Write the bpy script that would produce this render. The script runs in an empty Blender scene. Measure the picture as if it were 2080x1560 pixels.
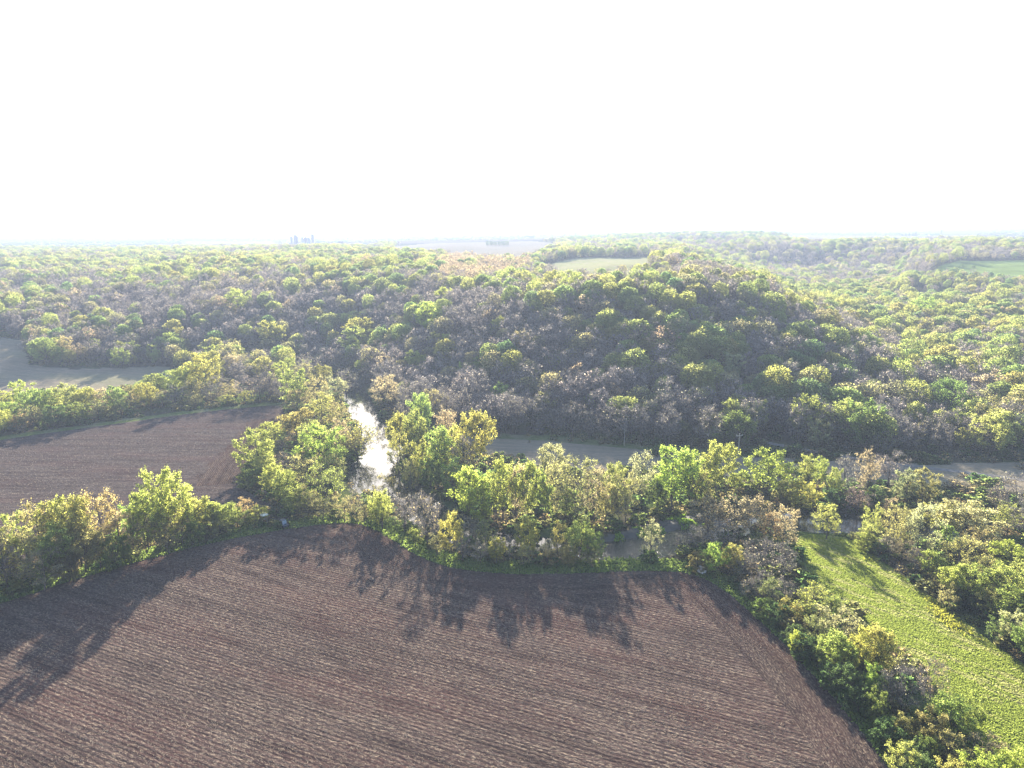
import bpy, math, random
import numpy as np
from mathutils import Vector, Matrix

S = bpy.context.scene
COL = S.collection
R = math.radians

# ------------------------------------------------------------------ camera, sky, sun, exposure
CAM_H = 70.0
PITCH, ROLL = R(12.4), R(-0.55)
F = 1405.0                                   # focal length in pixels of the 2080 wide photograph
cam = bpy.data.cameras.new('camera')
cam.sensor_width = 36.0
cam.lens = F / 2080.0 * 36.0
cam.clip_start, cam.clip_end = 1.0, 30000.0
cam_ob = bpy.data.objects.new('camera', cam)
COL.objects.link(cam_ob)
CAM_M = Matrix.Rotation(math.pi / 2 - PITCH, 3, 'X') @ Matrix.Rotation(ROLL, 3, 'Z')
cam_ob.matrix_world = Matrix.Translation((0, 0, CAM_H)) @ CAM_M.to_4x4()
S.camera = cam_ob

SUN_AZ, SUN_EL = R(-2.0), R(18.4)
world = bpy.data.worlds.new('World')
S.world = world
world.use_nodes = True
wn = world.node_tree
sky = wn.nodes.new('ShaderNodeTexSky')
sky.sky_type = 'NISHITA'
sky.sun_disc = False
sky.sun_elevation, sky.sun_rotation = SUN_EL, SUN_AZ
sky.dust_density = 1.0
sky.air_density = 1.0
sky.ozone_density = 1.8
wn.links.new(sky.outputs[0], wn.nodes['Background'].inputs[0])
wn.nodes['Background'].inputs[1].default_value = 0.10
sun = bpy.data.lights.new('sun', 'SUN')
sun.energy = 5.0
sun.angle = R(0.6)
sun.color = (1.0, 0.92, 0.77)
sun_ob = bpy.data.objects.new('sun', sun)
COL.objects.link(sun_ob)
sd = Vector((math.sin(SUN_AZ) * math.cos(SUN_EL), math.cos(SUN_AZ) * math.cos(SUN_EL), math.sin(SUN_EL)))
sun_ob.rotation_euler = sd.to_track_quat('Z', 'Y').to_euler()
sun_ob.location = (0, 0, 200)
S.view_settings.view_transform = 'Standard'
S.view_settings.look = 'None'
S.view_settings.gamma = 1.0
S.view_settings.exposure = 2.3
S.render.engine = 'CYCLES'
S.cycles.use_denoising = True
S.cycles.max_bounces = 6
S.cycles.diffuse_bounces = 3
S.cycles.glossy_bounces = 2
S.cycles.transmission_bounces = 4
S.cycles.volume_bounces = 0
HAZE_DENSITY, HAZE_G = 0.00037, 0.25

rs = np.random.RandomState(11)
random.seed(11)

# ------------------------------------------------------------------ pixel <-> world
CM = np.array(CAM_M)


def rays(px, py):
    px, py = np.asarray(px, float), np.asarray(py, float)
    d = np.stack([(px - 1040) / F, -(py - 780) / F, -np.ones_like(px)], -1)
    return d @ CM.T


def flat(px, py, z=0.0):
    d = rays(px, py)
    t = (z - CAM_H) / d[..., 2]
    return d[..., 0] * t, d[..., 1] * t


def project(x, y, z):
    p = np.stack([np.asarray(x, float), np.asarray(y, float), np.asarray(z, float) - CAM_H], -1) @ CM
    dep = -p[..., 2]
    return 1040 + F * p[..., 0] / dep, 780 - F * p[..., 1] / dep, dep


def poly(pts, z=0.0):
    x, y = flat([p[0] for p in pts], [p[1] for p in pts], z)
    return np.stack([x, y], 1)


def inside(P, x, y):
    x, y = np.asarray(x), np.asarray(y)
    r = np.zeros(x.shape, bool)
    n = len(P)
    for i in range(n):
        x0, y0 = P[i]
        x1, y1 = P[(i + 1) % n]
        if y0 == y1:
            continue
        c = ((y0 > y) != (y1 > y)) & (x < (x1 - x0) * (y - y0) / (y1 - y0) + x0)
        r ^= c
    return r


def line_dist(L, x, y, closed=False):
    x, y = np.asarray(x, float), np.asarray(y, float)
    best = np.full(x.shape, 1e9)
    par = np.zeros(x.shape)
    n = len(L)
    for i in range(n if closed else n - 1):
        a, b = L[i], L[(i + 1) % n]
        dx, dy = b[0] - a[0], b[1] - a[1]
        t = np.clip(((x - a[0]) * dx + (y - a[1]) * dy) / (dx * dx + dy * dy + 1e-9), 0, 1)
        d = np.hypot(x - a[0] - t * dx, y - a[1] - t * dy)
        m = d < best
        best = np.where(m, d, best)
        par = np.where(m, i + t, par)
    return best, par


def smooth_line(P, k=3, closed=False):
    P = np.asarray(P, float)
    for _ in range(k):
        Q = []
        n = len(P)
        for i in range(n if closed else n - 1):
            a, b = P[i], P[(i + 1) % n]
            Q += [a * .75 + b * .25, a * .25 + b * .75]
        if not closed:
            Q = [P[0]] + Q + [P[-1]]
        P = np.array(Q)
    return P


def vnoise(x, y, seed=0):
    """smooth value noise in [-1, 1]"""
    g = np.random.RandomState(seed).uniform(-1, 1, (256, 256))
    xi, yi = np.floor(x).astype(int), np.floor(y).astype(int)
    fx, fy = x - xi, y - yi
    fx, fy = fx * fx * (3 - 2 * fx), fy * fy * (3 - 2 * fy)
    a, b = g[xi % 256, yi % 256], g[(xi + 1) % 256, yi % 256]
    c, d = g[xi % 256, (yi + 1) % 256], g[(xi + 1) % 256, (yi + 1) % 256]
    return (a * (1 - fx) + b * fx) * (1 - fy) + (c * (1 - fx) + d * fx) * fy


# ------------------------------------------------------------------ river course (pixels of its middle line, half widths in metres)
RIV = [(520, 742, 5), (620, 752, 6), (690, 765, 6), (722, 800, 5.5), (742, 845, 5.5), (768, 885, 6.0), (777, 925, 6.8), (757, 962, 8.2), (765, 990, 6),
       (815, 1008, 6), (865, 1040, 5.5), (915, 1075, 5), (980, 1098, 5), (1060, 1108, 5), (1150, 1118, 5), (1245, 1124, 5),
       (1330, 1110, 5), (1410, 1092, 4.5), (1480, 1072, 4.5), (1560, 1060, 4.8), (1650, 1061, 6.2), (1740, 1064, 6.2), (1850, 1080, 4.5),
       (1960, 1100, 5), (2020, 1112, 5), (2120, 1130, 5), (2300, 1170, 5)]
_rx, _ry = flat([p[0] for p in RIV], [p[1] for p in RIV], -0.9)
RIVER = smooth_line(np.stack([_rx, _ry, [p[2] for p in RIV]], 1), 2)

# ------------------------------------------------------------------ terrain
COLS = {
    -260: [(0, 0), (300, 0), (420, 11), (560, 20), (760, 30), (1000, 33), (2000, 36), (3000, 42), (5000, 52), (12000, 65)],
    0: [(0, 0), (318, 0), (430, 9), (520, 19), (650, 29), (1000, 33), (2000, 36), (3000, 43), (5000, 52), (12000, 65)],
    350: [(0, 0), (366, 0), (450, 16), (560, 27), (720, 33), (1100, 36), (2000, 37), (3000, 43), (5000, 52), (12000, 65)],
    700: [(0, 0), (372, 0), (452, 24), (540, 34), (800, 37), (1500, 38), (3000, 40), (6000, 54), (12000, 66)],
    870: [(0, 0), (285, 0), (372, 28), (450, 36), (700, 38), (1500, 40), (3000, 45), (6000, 54), (12000, 66)],
    1040: [(0, 0), (238, 0), (330, 32), (400, 37), (600, 38), (1500, 41), (3000, 46), (6000, 55), (12000, 66)],
    1240: [(0, 0), (228, 0), (345, 37), (400, 38), (520, 38.5), (650, 39), (800, 37.5), (1300, 41), (1800, 53), (3000, 50), (12000, 62)],
    1400: [(0, 0), (226, 0), (345, 38), (385, 39.5), (520, 39), (700, 37), (900, 38), (1250, 44), (1700, 57), (2500, 52), (6000, 50), (12000, 62)],
    1530: [(0, 0), (226, 0), (290, 17), (350, 34), (430, 32), (560, 21), (700, 16), (960, 20), (1060, 39), (1200, 42), (1700, 55), (2500, 48), (12000, 63)],
    1650: [(0, 0), (226, 0), (275, 12), (330, 25), (410, 16), (560, 9), (760, 10), (960, 15), (1060, 37), (2000, 43), (4000, 46), (12000, 64)],
    1800: [(0, 0), (226, 0), (270, 5), (315, 10), (400, 6), (560, 8), (760, 14), (880, 17), (980, 36), (1250, 40), (2000, 42), (4000, 43), (12000, 58)],
    1900: [(0, 0), (224, 0), (300, 3), (420, 5), (560, 11), (640, 25), (800, 38), (1000, 39), (1400, 41), (3000, 42), (12000, 60)],
    2080: [(0, 0), (222, 0), (290, 5), (420, 6), (540, 11), (640, 25), (800, 38.5), (1200, 40), (3000, 42), (12000, 60)],
    2400: [(0, 0), (220, 0), (300, 8), (420, 12), (560, 20), (800, 37), (1200, 40), (3000, 42), (12000, 60)],
}
NS, NQ = 321, 420
S_AX = np.linspace(-1.6, 1.6, NS)
Q_AX = np.linspace(math.log(60.0), math.log(12200.0), NQ)
Y_AX = np.exp(Q_AX) - 60.0


def _table():
    keys = sorted(COLS)
    ks = np.array([(k - 1040) / F / 1.0 for k in keys])
    prof = np.array([np.interp(Y_AX, [p[0] for p in COLS[k]], [p[1] for p in COLS[k]]) for k in keys])
    T = np.empty((NS, NQ))
    for j in range(NQ):
        T[:, j] = np.interp(S_AX, ks, prof[:, j])
    ss, yy = np.meshgrid(S_AX, Y_AX, indexing='ij')
    xx = ss * yy
    n = 5.5 * vnoise(xx / 95, yy / 120, 1) + 2.2 * vnoise(xx / 41, yy / 41, 2) + 5.0 * vnoise(xx / 420 + 7, yy / 420, 3) * np.clip((yy - 700) / 900, 0, 1)
    T = T + n * np.clip(T / 12.0, 0, 1) * np.clip(900 / (yy + 1), .25, 1)
    for _ in range(5):
        T[1:-1] = (T[:-2] + 2 * T[1:-1] + T[2:]) / 4
    for _ in range(3):
        T[:, 1:-1] = (T[:, :-2] + 2 * T[:, 1:-1] + T[:, 2:]) / 4
    return np.maximum(T - 0.25, 0.0)


TAB = _table()


def zbase(x, y):
    x, y = np.asarray(x, float), np.asarray(y, float)
    yc = np.maximum(y, 0.0)
    s = np.clip(x / np.maximum(yc, 30.0), -1.599, 1.599)
    fi = (s - S_AX[0]) / (S_AX[1] - S_AX[0])
    fj = np.clip((np.log(yc + 60.0) - Q_AX[0]) / (Q_AX[1] - Q_AX[0]), 0, NQ - 1.001)
    i, j = fi.astype(int), fj.astype(int)
    a, b = fi - i, fj - j
    return (TAB[i, j] * (1 - a) + TAB[i + 1, j] * a) * (1 - b) + (TAB[i, j + 1] * (1 - a) + TAB[i + 1, j + 1] * a) * b


def river_gap(x, y):
    d, par = line_dist(RIVER[:, :2], x, y)
    w = np.interp(par, np.arange(len(RIVER)), RIVER[:, 2])
    return d - w


def zground(x, y):
    x, y = np.asarray(x, float), np.asarray(y, float)
    z = zbase(x, y)
    near = (y > 110) & (y < 420)
    g = np.full(x.shape, 99.0)
    if near.any():
        g[near] = river_gap(x[near], y[near])
    k = np.clip((g + 1.2) / 3.4, 0, 1)
    k = k * k * (3 - 2 * k)
    return np.where(g < 2.3, z * k - 1.9 * (1 - k), z)


def hit(px, py, lift=0.0):
    """where the ray through a pixel meets the terrain (raised by lift)"""
    px, py = np.atleast_1d(np.asarray(px, float)), np.atleast_1d(np.asarray(py, float))
    d = rays(px, py)
    d = d / d[:, 1:2]
    ys = np.exp(np.linspace(math.log(60), math.log(9000), 900))
    X = d[:, 0:1] * ys
    Z = CAM_H + d[:, 2:3] * ys
    G = zbase(X, np.broadcast_to(ys, X.shape)) + lift
    below = Z <= G
    i = np.where(below.any(1), below.argmax(1), 899)
    y1 = ys[i]
    y0 = ys[np.maximum(i - 1, 0)]
    r = np.arange(len(px))
    f1, f0 = (Z - G)[r, i], (Z - G)[r, np.maximum(i - 1, 0)]
    t = np.clip(f0 / np.where(abs(f0 - f1) < 1e-9, 1e-9, f0 - f1), 0, 1)
    y = y0 + (y1 - y0) * t
    return d[:, 0] * y, y


def hpoly(pts):
    x, y = hit([p[0] for p in pts], [p[1] for p in pts])
    return np.stack([x, y], 1)


# ------------------------------------------------------------------ materials
def mat(name):
    m = bpy.data.materials.new(name)
    m.use_nodes = True
    nt = m.node_tree
    for n in list(nt.nodes):
        nt.nodes.remove(n)
    out = nt.nodes.new('ShaderNodeOutputMaterial')
    return m, nt, out


class NT:
    def __init__(self, name):
        self.m, self.t, self.out = mat(name)

    def n(self, kind, **kw):
        nd = self.t.nodes.new(kind)
        for k, v in kw.items():
            setattr(nd, k, v)
        return nd

    def l(self, a, b):
        self.t.links.new(a, b)

    def coord(self, scale=(1, 1, 1), rot=0.0, which='Object'):
        tc = self.n('ShaderNodeTexCoord')
        r = self.n('ShaderNodeMapping')
        r.vector_type = 'TEXTURE'
        r.inputs['Rotation'].default_value = (0, 0, rot)
        self.l(tc.outputs[which], r.inputs[0])
        mp = self.n('ShaderNodeMapping')
        mp.inputs['Scale'].default_value = scale
        self.l(r.outputs[0], mp.inputs[0])
        return mp.outputs[0]

    def noise(self, vec, scale, detail=4, rough=.55):
        nd = self.n('ShaderNodeTexNoise')
        nd.inputs['Scale'].default_value = scale
        nd.inputs['Detail'].default_value = detail
        nd.inputs['Roughness'].default_value = rough
        if vec is not None:
            self.l(vec, nd.inputs['Vector'])
        return nd.outputs['Fac']

    def ramp(self, fac, stops):
        nd = self.n('ShaderNodeValToRGB')
        e = nd.color_ramp.elements
        while len(e) > 1:
            e.remove(e[-1])
        e[0].position, e[0].color = stops[0][0], tuple(stops[0][1]) + (1,)
        for p, c in stops[1:]:
            k = e.new(p)
            k.color = tuple(c) + (1,)
        self.l(fac, nd.inputs[0])
        return nd.outputs[0]

    def mix(self, fac, a, b, mode='MIX'):
        nd = self.n('ShaderNodeMix', data_type='RGBA', blend_type=mode)
        for sock, v in ((nd.inputs[0], fac), (nd.inputs[6], a), (nd.inputs[7], b)):
            if hasattr(v, 'is_output') or hasattr(v, 'links'):
                self.l(v, sock)
            elif isinstance(v, (int, float)):
                sock.default_value = v
            else:
                sock.default_value = tuple(v) + (1,) if len(v) == 3 else v
        return nd.outputs[2]

    def math(self, op, a, b=None):
        nd = self.n('ShaderNodeMath', operation=op)
        for i, v in enumerate((a, b)):
            if v is None:
                continue
            if hasattr(v, 'links'):
                self.l(v, nd.inputs[i])
            else:
                nd.inputs[i].default_value = v
        return nd.outputs[0]

    def done(self, color, rough=.9, bump=None, bump_d=.1, bump_s=.6, spec=.2, extra=None):
        p = self.n('ShaderNodeBsdfPrincipled')
        if hasattr(color, 'links'):
            self.l(color, p.inputs['Base Color'])
        else:
            p.inputs['Base Color'].default_value = tuple(color) + (1,)
        p.inputs['Roughness'].default_value = rough
        p.inputs['Specular IOR Level'].default_value = spec
        if extra:
            for k, v in extra.items():
                p.inputs[k].default_value = v
        if bump is not None:
            b = self.n('ShaderNodeBump')
            b.inputs['Distance'].default_value = bump_d
            b.inputs['Strength'].default_value = bump_s
            self.l(bump, b.inputs['Height'])
            self.l(b.outputs[0], p.inputs['Normal'])
        self.l(p.outputs[0], self.out.inputs['Surface'])
        return self.m


def soil_material(name, angle, dark, mid, straw, period=.76, uv=False, streak=.45):
    """tilled soil with rows along ANGLE, straw flecks and damp blotches"""
    t = NT(name)
    k = 'UV' if uv else 'Object'
    rows = t.noise(t.coord((.09, 1.0, 1.0), angle, k), 1.0 / period, 3, .6)
    wide = t.noise(t.coord((.035, .42, 1), angle, k), 1.0, 4, .65)
    blot = t.noise(t.coord((.5, 1, 1), angle, k), .03, 5, .65)
    red = t.noise(t.coord((.3, 1, 1), angle, k), .11, 4, .6)
    clod = t.noise(t.coord((.7, 1.2, 1.0), angle, k), 4.5, 2, .7)
    fine = t.noise(t.coord((.35, 1.3, 1.0), angle, k), 3.6, 3, .75)
    c = t.ramp(rows, [(.32, dark), (.62, mid)])
    c = t.mix(t.ramp(wide, [(.47, (0, 0, 0)), (.62, (streak,) * 3)]), c, tuple(v * .55 for v in dark))
    c = t.mix(t.ramp(red, [(.45, (0, 0, 0)), (.68, (.4, .4, .4))]), c, (mid[0] * 1.1, mid[1] * .72, mid[2] * .72))
    c = t.mix(t.ramp(blot, [(.45, (0, 0, 0)), (.7, (.3, .3, .3))]), c, tuple(v * .8 for v in dark))
    wv = t.n('ShaderNodeTexWave', wave_type='BANDS', bands_direction='Y')
    wv.inputs['Scale'].default_value = .314 / period
    wv.inputs['Distortion'].default_value = 3.0
    wv.inputs['Detail'].default_value = 2
    wv.inputs['Detail Scale'].default_value = .6
    t.l(t.coord((.25, 1, 1), angle, k), wv.inputs['Vector'])
    c = t.mix(t.math('MULTIPLY', wv.outputs['Fac'], .2), c, tuple(v * .5 for v in dark))
    fl = t.math('MULTIPLY', t.ramp(fine, [(.5, (0, 0, 0)), (.62, (1, 1, 1))]), t.ramp(wide, [(.4, (1, 1, 1)), (.66, (.25, .25, .25))]))
    c = t.mix(fl, c, straw)
    c = t.mix(t.ramp(clod, [(.35, (.6, .6, .6)), (.5, (0, 0, 0))]), c, tuple(v * .5 for v in dark))
    b = t.math('ADD', t.math('SUBTRACT', t.math('MULTIPLY', rows, .5), t.math('MULTIPLY', wv.outputs['Fac'], .25)), t.math('MULTIPLY', clod, .6))
    return t.done(c, .95, b, .25, .85, 0.0)


def two_sided(t, col, tcol, k):
    d = t.n('ShaderNodeBsdfDiffuse')
    tr = t.n('ShaderNodeBsdfTranslucent')
    mx = t.n('ShaderNodeMixShader')
    t.l(col, d.inputs[0])
    t.l(tcol, tr.inputs[0])
    mx.inputs[0].default_value = k
    t.l(d.outputs[0], mx.inputs[1])
    t.l(tr.outputs[0], mx.inputs[2])
    t.l(mx.outputs[0], t.out.inputs['Surface'])
    return t.m


def leaf_material(name, through=(3.15, 2.95, 1.9)):
    """thin leaves: part of the light is sent back, part shines through. Colour = object colour x mesh tint"""
    t = NT(name)
    oi = t.n('ShaderNodeObjectInfo')
    geo = t.n('ShaderNodeNewGeometry')
    hsv = t.n('ShaderNodeHueSaturation')
    t.l(t.math('ADD', t.math('MULTIPLY', oi.outputs['Random'], .045), .4775), hsv.inputs['Hue'])
    t.l(t.math('ADD', t.math('MULTIPLY', geo.outputs['Random Per Island'], .55), 1.5), hsv.inputs['Value'])
    hsv.inputs['Saturation'].default_value = .93
    at = t.n('ShaderNodeAttribute', attribute_name='tint')
    t.l(t.mix(1.0, oi.outputs['Color'], at.outputs['Color'], 'MULTIPLY'), hsv.inputs['Color'])
    return two_sided(t, hsv.outputs[0], t.mix(1.0, hsv.outputs[0], through, 'MULTIPLY'), .58)


def twig_material(name):
    t = NT(name)
    oi = t.n('ShaderNodeObjectInfo')
    hsv = t.n('ShaderNodeHueSaturation')
    t.l(t.math('ADD', t.math('MULTIPLY', oi.outputs['Random'], .4), .8), hsv.inputs['Value'])
    hsv.inputs['Color'].default_value = (.19, .17, .163, 1)
    return two_sided(t, hsv.outputs[0], hsv.outputs[0], .4)


def plain(name, color, rough=.8, var=.25, scale=3.0, spec=.3, metal=0.0):
    t = NT(name)
    c = t.ramp(t.noise(t.coord(), scale, 4), [(.3, tuple(v * (1 - var) for v in color)), (.7, tuple(min(1, v * (1 + var)) for v in color))])
    return t.done(c, rough, spec=spec, extra={'Metallic': metal})


ROW_A = math.atan2(.40, -.917)      # direction of the furrows
M = {}
M['soil'] = soil_material('tilled_soil', ROW_A, (.037, .025, .0235), (.088, .061, .053), (.215, .165, .122))
M['soil_far'] = soil_material('tilled_soil_back', R(176), (.042, .032, .031), (.088, .068, .062), (.17, .138, .113), 1.1, streak=.35)
M['soil_edge'] = soil_material('headland_soil', R(0), (.044, .031, .031), (.10, .074, .068), (.28, .21, .16), .6)


def fallow_material():
    t = NT('fallow_field')
    rows = t.noise(t.coord((.05, .6, 1), R(172)), 1.0, 4, .6)
    fine = t.noise(t.coord((.4, 1, 1), R(172)), 1.6, 4, .7)
    big = t.noise(t.coord((.35, 1, 1), R(172)), .035, 4, .6)
    c = t.ramp(fine, [(.3, (.17, .135, .095)), (.55, (.24, .195, .14)), (.75, (.32, .265, .19))])
    c = t.mix(t.ramp(rows, [(.42, (0, 0, 0)), (.62, (.5, .5, .5))]), c, (.13, .115, .085))
    c = t.mix(t.ramp(big, [(.44, (0, 0, 0)), (.6, (.35, .35, .35))]), c, (.15, .17, .08))
    return t.done(c, .95, fine, .15, .7, 0.0)


M['stubble'] = fallow_material()
M['stubble_far'] = soil_material('far_stubble', R(10), (.20, .18, .135), (.25, .22, .165), (.29, .26, .20), 5, streak=.15)
M['pasture'] = plain('pasture_grass', (.15, .20, .055), .9, .25, .05, 0.0)
M['bark'] = plain('bark', (.085, .068, .055), .95, .35, 5, .1)
M['bark_pale'] = plain('pale_bark', (.42, .39, .35), .9, .3, 4, .1)
M['twig'] = twig_material('twig')
M['leaf'] = leaf_material('leaf')


def ground_material():
    t = NT('woodland_ground')
    a = t.noise(t.coord(), .05, 5, .6)
    b = t.noise(t.coord(), .9, 4, .65)
    c = t.ramp(b, [(.3, (.035, .032, .022)), (.5, (.062, .055, .037)), (.72, (.095, .082, .058))])
    g = t.ramp(b, [(.3, (.03, .045, .014)), (.55, (.06, .085, .022)), (.75, (.10, .12, .035))])
    c = t.mix(t.ramp(a, [(.42, (0, 0, 0)), (.58, (.9, .9, .9))]), c, g)
    return t.done(c, .95, b, .3, .8, 0.0)


def grass_material(name, dark, mid, light, straw, angle=0.0, stretch=1.0):
    t = NT(name)
    v = t.coord((1.0 / stretch, 1.0, 1.0), angle)
    b = t.noise(v, .8, 5, .65)
    a = t.noise(t.coord((.35 / stretch, .35, 1), angle), .3, 4, .6)
    c = t.ramp(b, [(.3, dark), (.5, mid), (.72, light)])
    c = t.mix(t.ramp(a, [(.47, (0, 0, 0)), (.62, (.8, .8, .8))]), c, straw)
    return t.done(c, .9, b, .35, .9, 0.0)


def water_material():
    """calm water with a rippled shallow stretch"""
    t = NT('river_water')
    n1 = t.noise(t.coord((1, .6, 1), .4), 3.2, 4, .65)
    n2 = t.noise(t.coord(), .3, 2, .5)
    n3 = t.noise(t.coord((.6, 1.4, 1), .25), 2.1, 5, .7)
    sx = t.n('ShaderNodeSeparateXYZ')
    t.l(t.coord(), sx.inputs[0])
    x = t.math('ADD', t.math('MULTIPLY', sx.outputs[0], .01), t.math('MULTIPLY', t.math('SUBTRACT', n2, .5), .12))
    rif = t.ramp(x, [(.13, (0, 0, 0)), (.20, (1, 1, 1)), (.40, (1, 1, 1)), (.48, (0, 0, 0))])
    r = t.ramp(x, [(.02, (.03, .03, .03)), (.2, (.06, .06, .06)), (.42, (.06, .06, .06)), (.6, (.13, .13, .13))])
    h = t.math('ADD', t.math('ADD', t.math('MULTIPLY', n1, .22), t.math('MULTIPLY', n2, .2)), t.math('MULTIPLY', t.math('MULTIPLY', n3, 7.0), rif))
    m = t.done((.035, .035, .026), .1, h, .03, .6, .6, {'IOR': 1.33})
    p = [n for n in t.t.nodes if n.type == 'BSDF_PRINCIPLED'][0]
    t.l(r, p.inputs['Roughness'])
    return m


M['ground'] = ground_material()
M['verge'] = grass_material('verge_grass', (.030, .040, .013), (.055, .075, .022), (.085, .105, .035), (.105, .09, .055))
M['meadow'] = grass_material('meadow_grass', (.035, .06, .012), (.065, .10, .018), (.095, .13, .026), (.09, .085, .045), R(-52), 3.0)
M['blade'] = leaf_material('grass_blade', (2.45, 2.4, 1.5))
M['water'] = water_material()
M['mud'] = plain('river_mud', (.085, .075, .062), .85, .35, .5, .3)
M['track_grass'] = grass_material('track_grass', (.05, .07, .02), (.09, .115, .035), (.14, .165, .06), (.17, .155, .09))
M['clearing'] = grass_material('clearing_grass', (.17, .18, .08), (.23, .23, .11), (.28, .27, .15), (.28, .24, .17))
M['gravel'] = plain('gravel_road', (.17, .155, .14), .95, .2, .8, .1)
M['straw'] = plain('straw', (.24, .19, .135), .9, .3, .3, .15)


# ------------------------------------------------------------------ mesh helpers
def mesh_np(name, verts, faces, mats, mi=None, smooth=False):
    """faces: (n,k) array or list of such arrays"""
    me = bpy.data.meshes.new(name)
    fl = [np.asarray(f, np.int32) for f in (faces if isinstance(faces, list) else [faces]) if len(f)]
    verts = np.asarray(verts, np.float32)
    me.vertices.add(len(verts))
    me.vertices.foreach_set('co', verts.ravel())
    tot = np.concatenate([np.full(len(f), f.shape[1], np.int32) for f in fl])
    idx = np.concatenate([f.ravel() for f in fl])
    me.loops.add(len(idx))
    me.loops.foreach_set('vertex_index', idx)
    me.polygons.add(len(tot))
    st = np.concatenate([[0], np.cumsum(tot)[:-1]]).astype(np.int32)
    me.polygons.foreach_set('loop_start', st)
    me.polygons.foreach_set('loop_total', tot)
    for m in mats:
        me.materials.append(m)
    if mi is not None:
        me.polygons.foreach_set('material_index', np.asarray(mi, np.int32))
    me.polygons.foreach_set('use_smooth', np.full(len(tot), smooth, bool))
    me.update(calc_edges=True)
    me.validate()
    if any(m and m.name.startswith(('leaf', 'grass_blade')) for m in mats):
        set_tint(me, (1, 1, 1))
    return me


def leaf_normals(me, first, centre, r, k=3.0):
    """leaves shade like the rounded crown they belong to"""
    n = len(me.vertices)
    co = np.empty(n * 3, np.float32)
    me.vertices.foreach_get('co', co)
    co = co.reshape(-1, 3)
    N = np.zeros((n, 3))
    d = co[first:] - np.asarray(centre)
    d /= np.linalg.norm(d, axis=1, keepdims=True) + 1e-6
    d += np.repeat(r.normal(size=(len(d) // 4 + 1, 3)) * k, 4, axis=0)[:len(d)]
    N[first:] = d / (np.linalg.norm(d, axis=1, keepdims=True) + 1e-6)
    me.polygons.foreach_set('use_smooth', np.ones(len(me.polygons), bool))
    me.normals_split_custom_set_from_vertices(N.tolist())


def set_tint(me, c):
    a = me.attributes.get('tint') or me.attributes.new('tint', 'FLOAT_COLOR', 'POINT')
    a.data.foreach_set('color', np.tile(np.array([*c, 1.0], np.float32), len(me.vertices)))


def link(name, me, parent=None, loc=None):
    o = bpy.data.objects.new(name, me)
    COL.objects.link(o)
    if parent is not None:
        o.parent = parent
    if loc is not None:
        o.location = loc
    return o


def structure(name, me, label, cat):
    o = link(name, me)
    o['kind'] = 'structure'
    o['label'] = label
    o['category'] = cat
    return o


def tag(o, label, cat, group=None, kind=None):
    o['label'] = label
    o['category'] = cat
    if group:
        o['group'] = group
    if kind:
        o['kind'] = kind
    return o


def empty(name, loc, rz=0.0):
    o = bpy.data.objects.new(name, None)
    COL.objects.link(o)
    o.location = loc
    o.rotation_euler = (0, 0, rz)
    o.empty_display_size = .5
    return o


def prisms(P0, P1, R0, R1, n=5):
    """open tapered tubes along many segments at once"""
    P0, P1 = np.asarray(P0, float), np.asarray(P1, float)
    R0, R1 = np.asarray(R0, float), np.asarray(R1, float)
    d = P1 - P0
    d /= np.linalg.norm(d, axis=1, keepdims=True) + 1e-9
    ref = np.where(abs(d[:, 2:3]) > .9, np.array([[1., 0, 0]]), np.array([[0, 0, 1.]]))
    u = np.cross(d, ref)
    u /= np.linalg.norm(u, axis=1, keepdims=True) + 1e-9
    v = np.cross(d, u)
    a = np.arange(n) * 2 * math.pi / n
    ring = u[:, None] * np.cos(a)[None, :, None] + v[:, None] * np.sin(a)[None, :, None]
    V = np.concatenate([P0[:, None] + ring * R0[:, None, None], P1[:, None] + ring * R1[:, None, None]], 1)
    k = np.arange(n)
    f = np.stack([k, (k + 1) % n, (k + 1) % n + n, k + n], 1)
    Fc = (np.arange(len(P0)) * 2 * n)[:, None, None] + f[None]
    return V.reshape(-1, 3), Fc.reshape(-1, 4)


def leaf_quads(C, size, r, flatness=.35, aspect=1.5):
    n = len(C)
    a = r.normal(size=(n, 3))
    a[:, 2] *= flatness + .4
    a /= np.linalg.norm(a, axis=1, keepdims=True)
    b = r.normal(size=(n, 3))
    b = np.cross(a, b)
    b /= np.linalg.norm(b, axis=1, keepdims=True) + 1e-9
    s = (np.asarray(size) * r.uniform(.6, 1.35, n))[:, None]
    a, b = a * s * aspect * .5, b * s * .5
    V = np.stack([C - a, C + b * .9 - a * .1, C + a, C - b * .9 - a * .1], 1).reshape(-1, 3)
    return V, np.arange(4 * n).reshape(n, 4)


def strips(P0, P1, w, r):
    """thin triangles for twigs"""
    n = len(P0)
    d = P1 - P0
    s = np.cross(d, r.normal(size=(n, 3)))
    s /= np.linalg.norm(s, axis=1, keepdims=True) + 1e-9
    s *= np.asarray(w).reshape(-1, 1) * .5
    V = np.stack([P0 - s, P0 + s, P1], 1).reshape(-1, 3)
    return V, np.arange(3 * n).reshape(n, 3)


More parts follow.
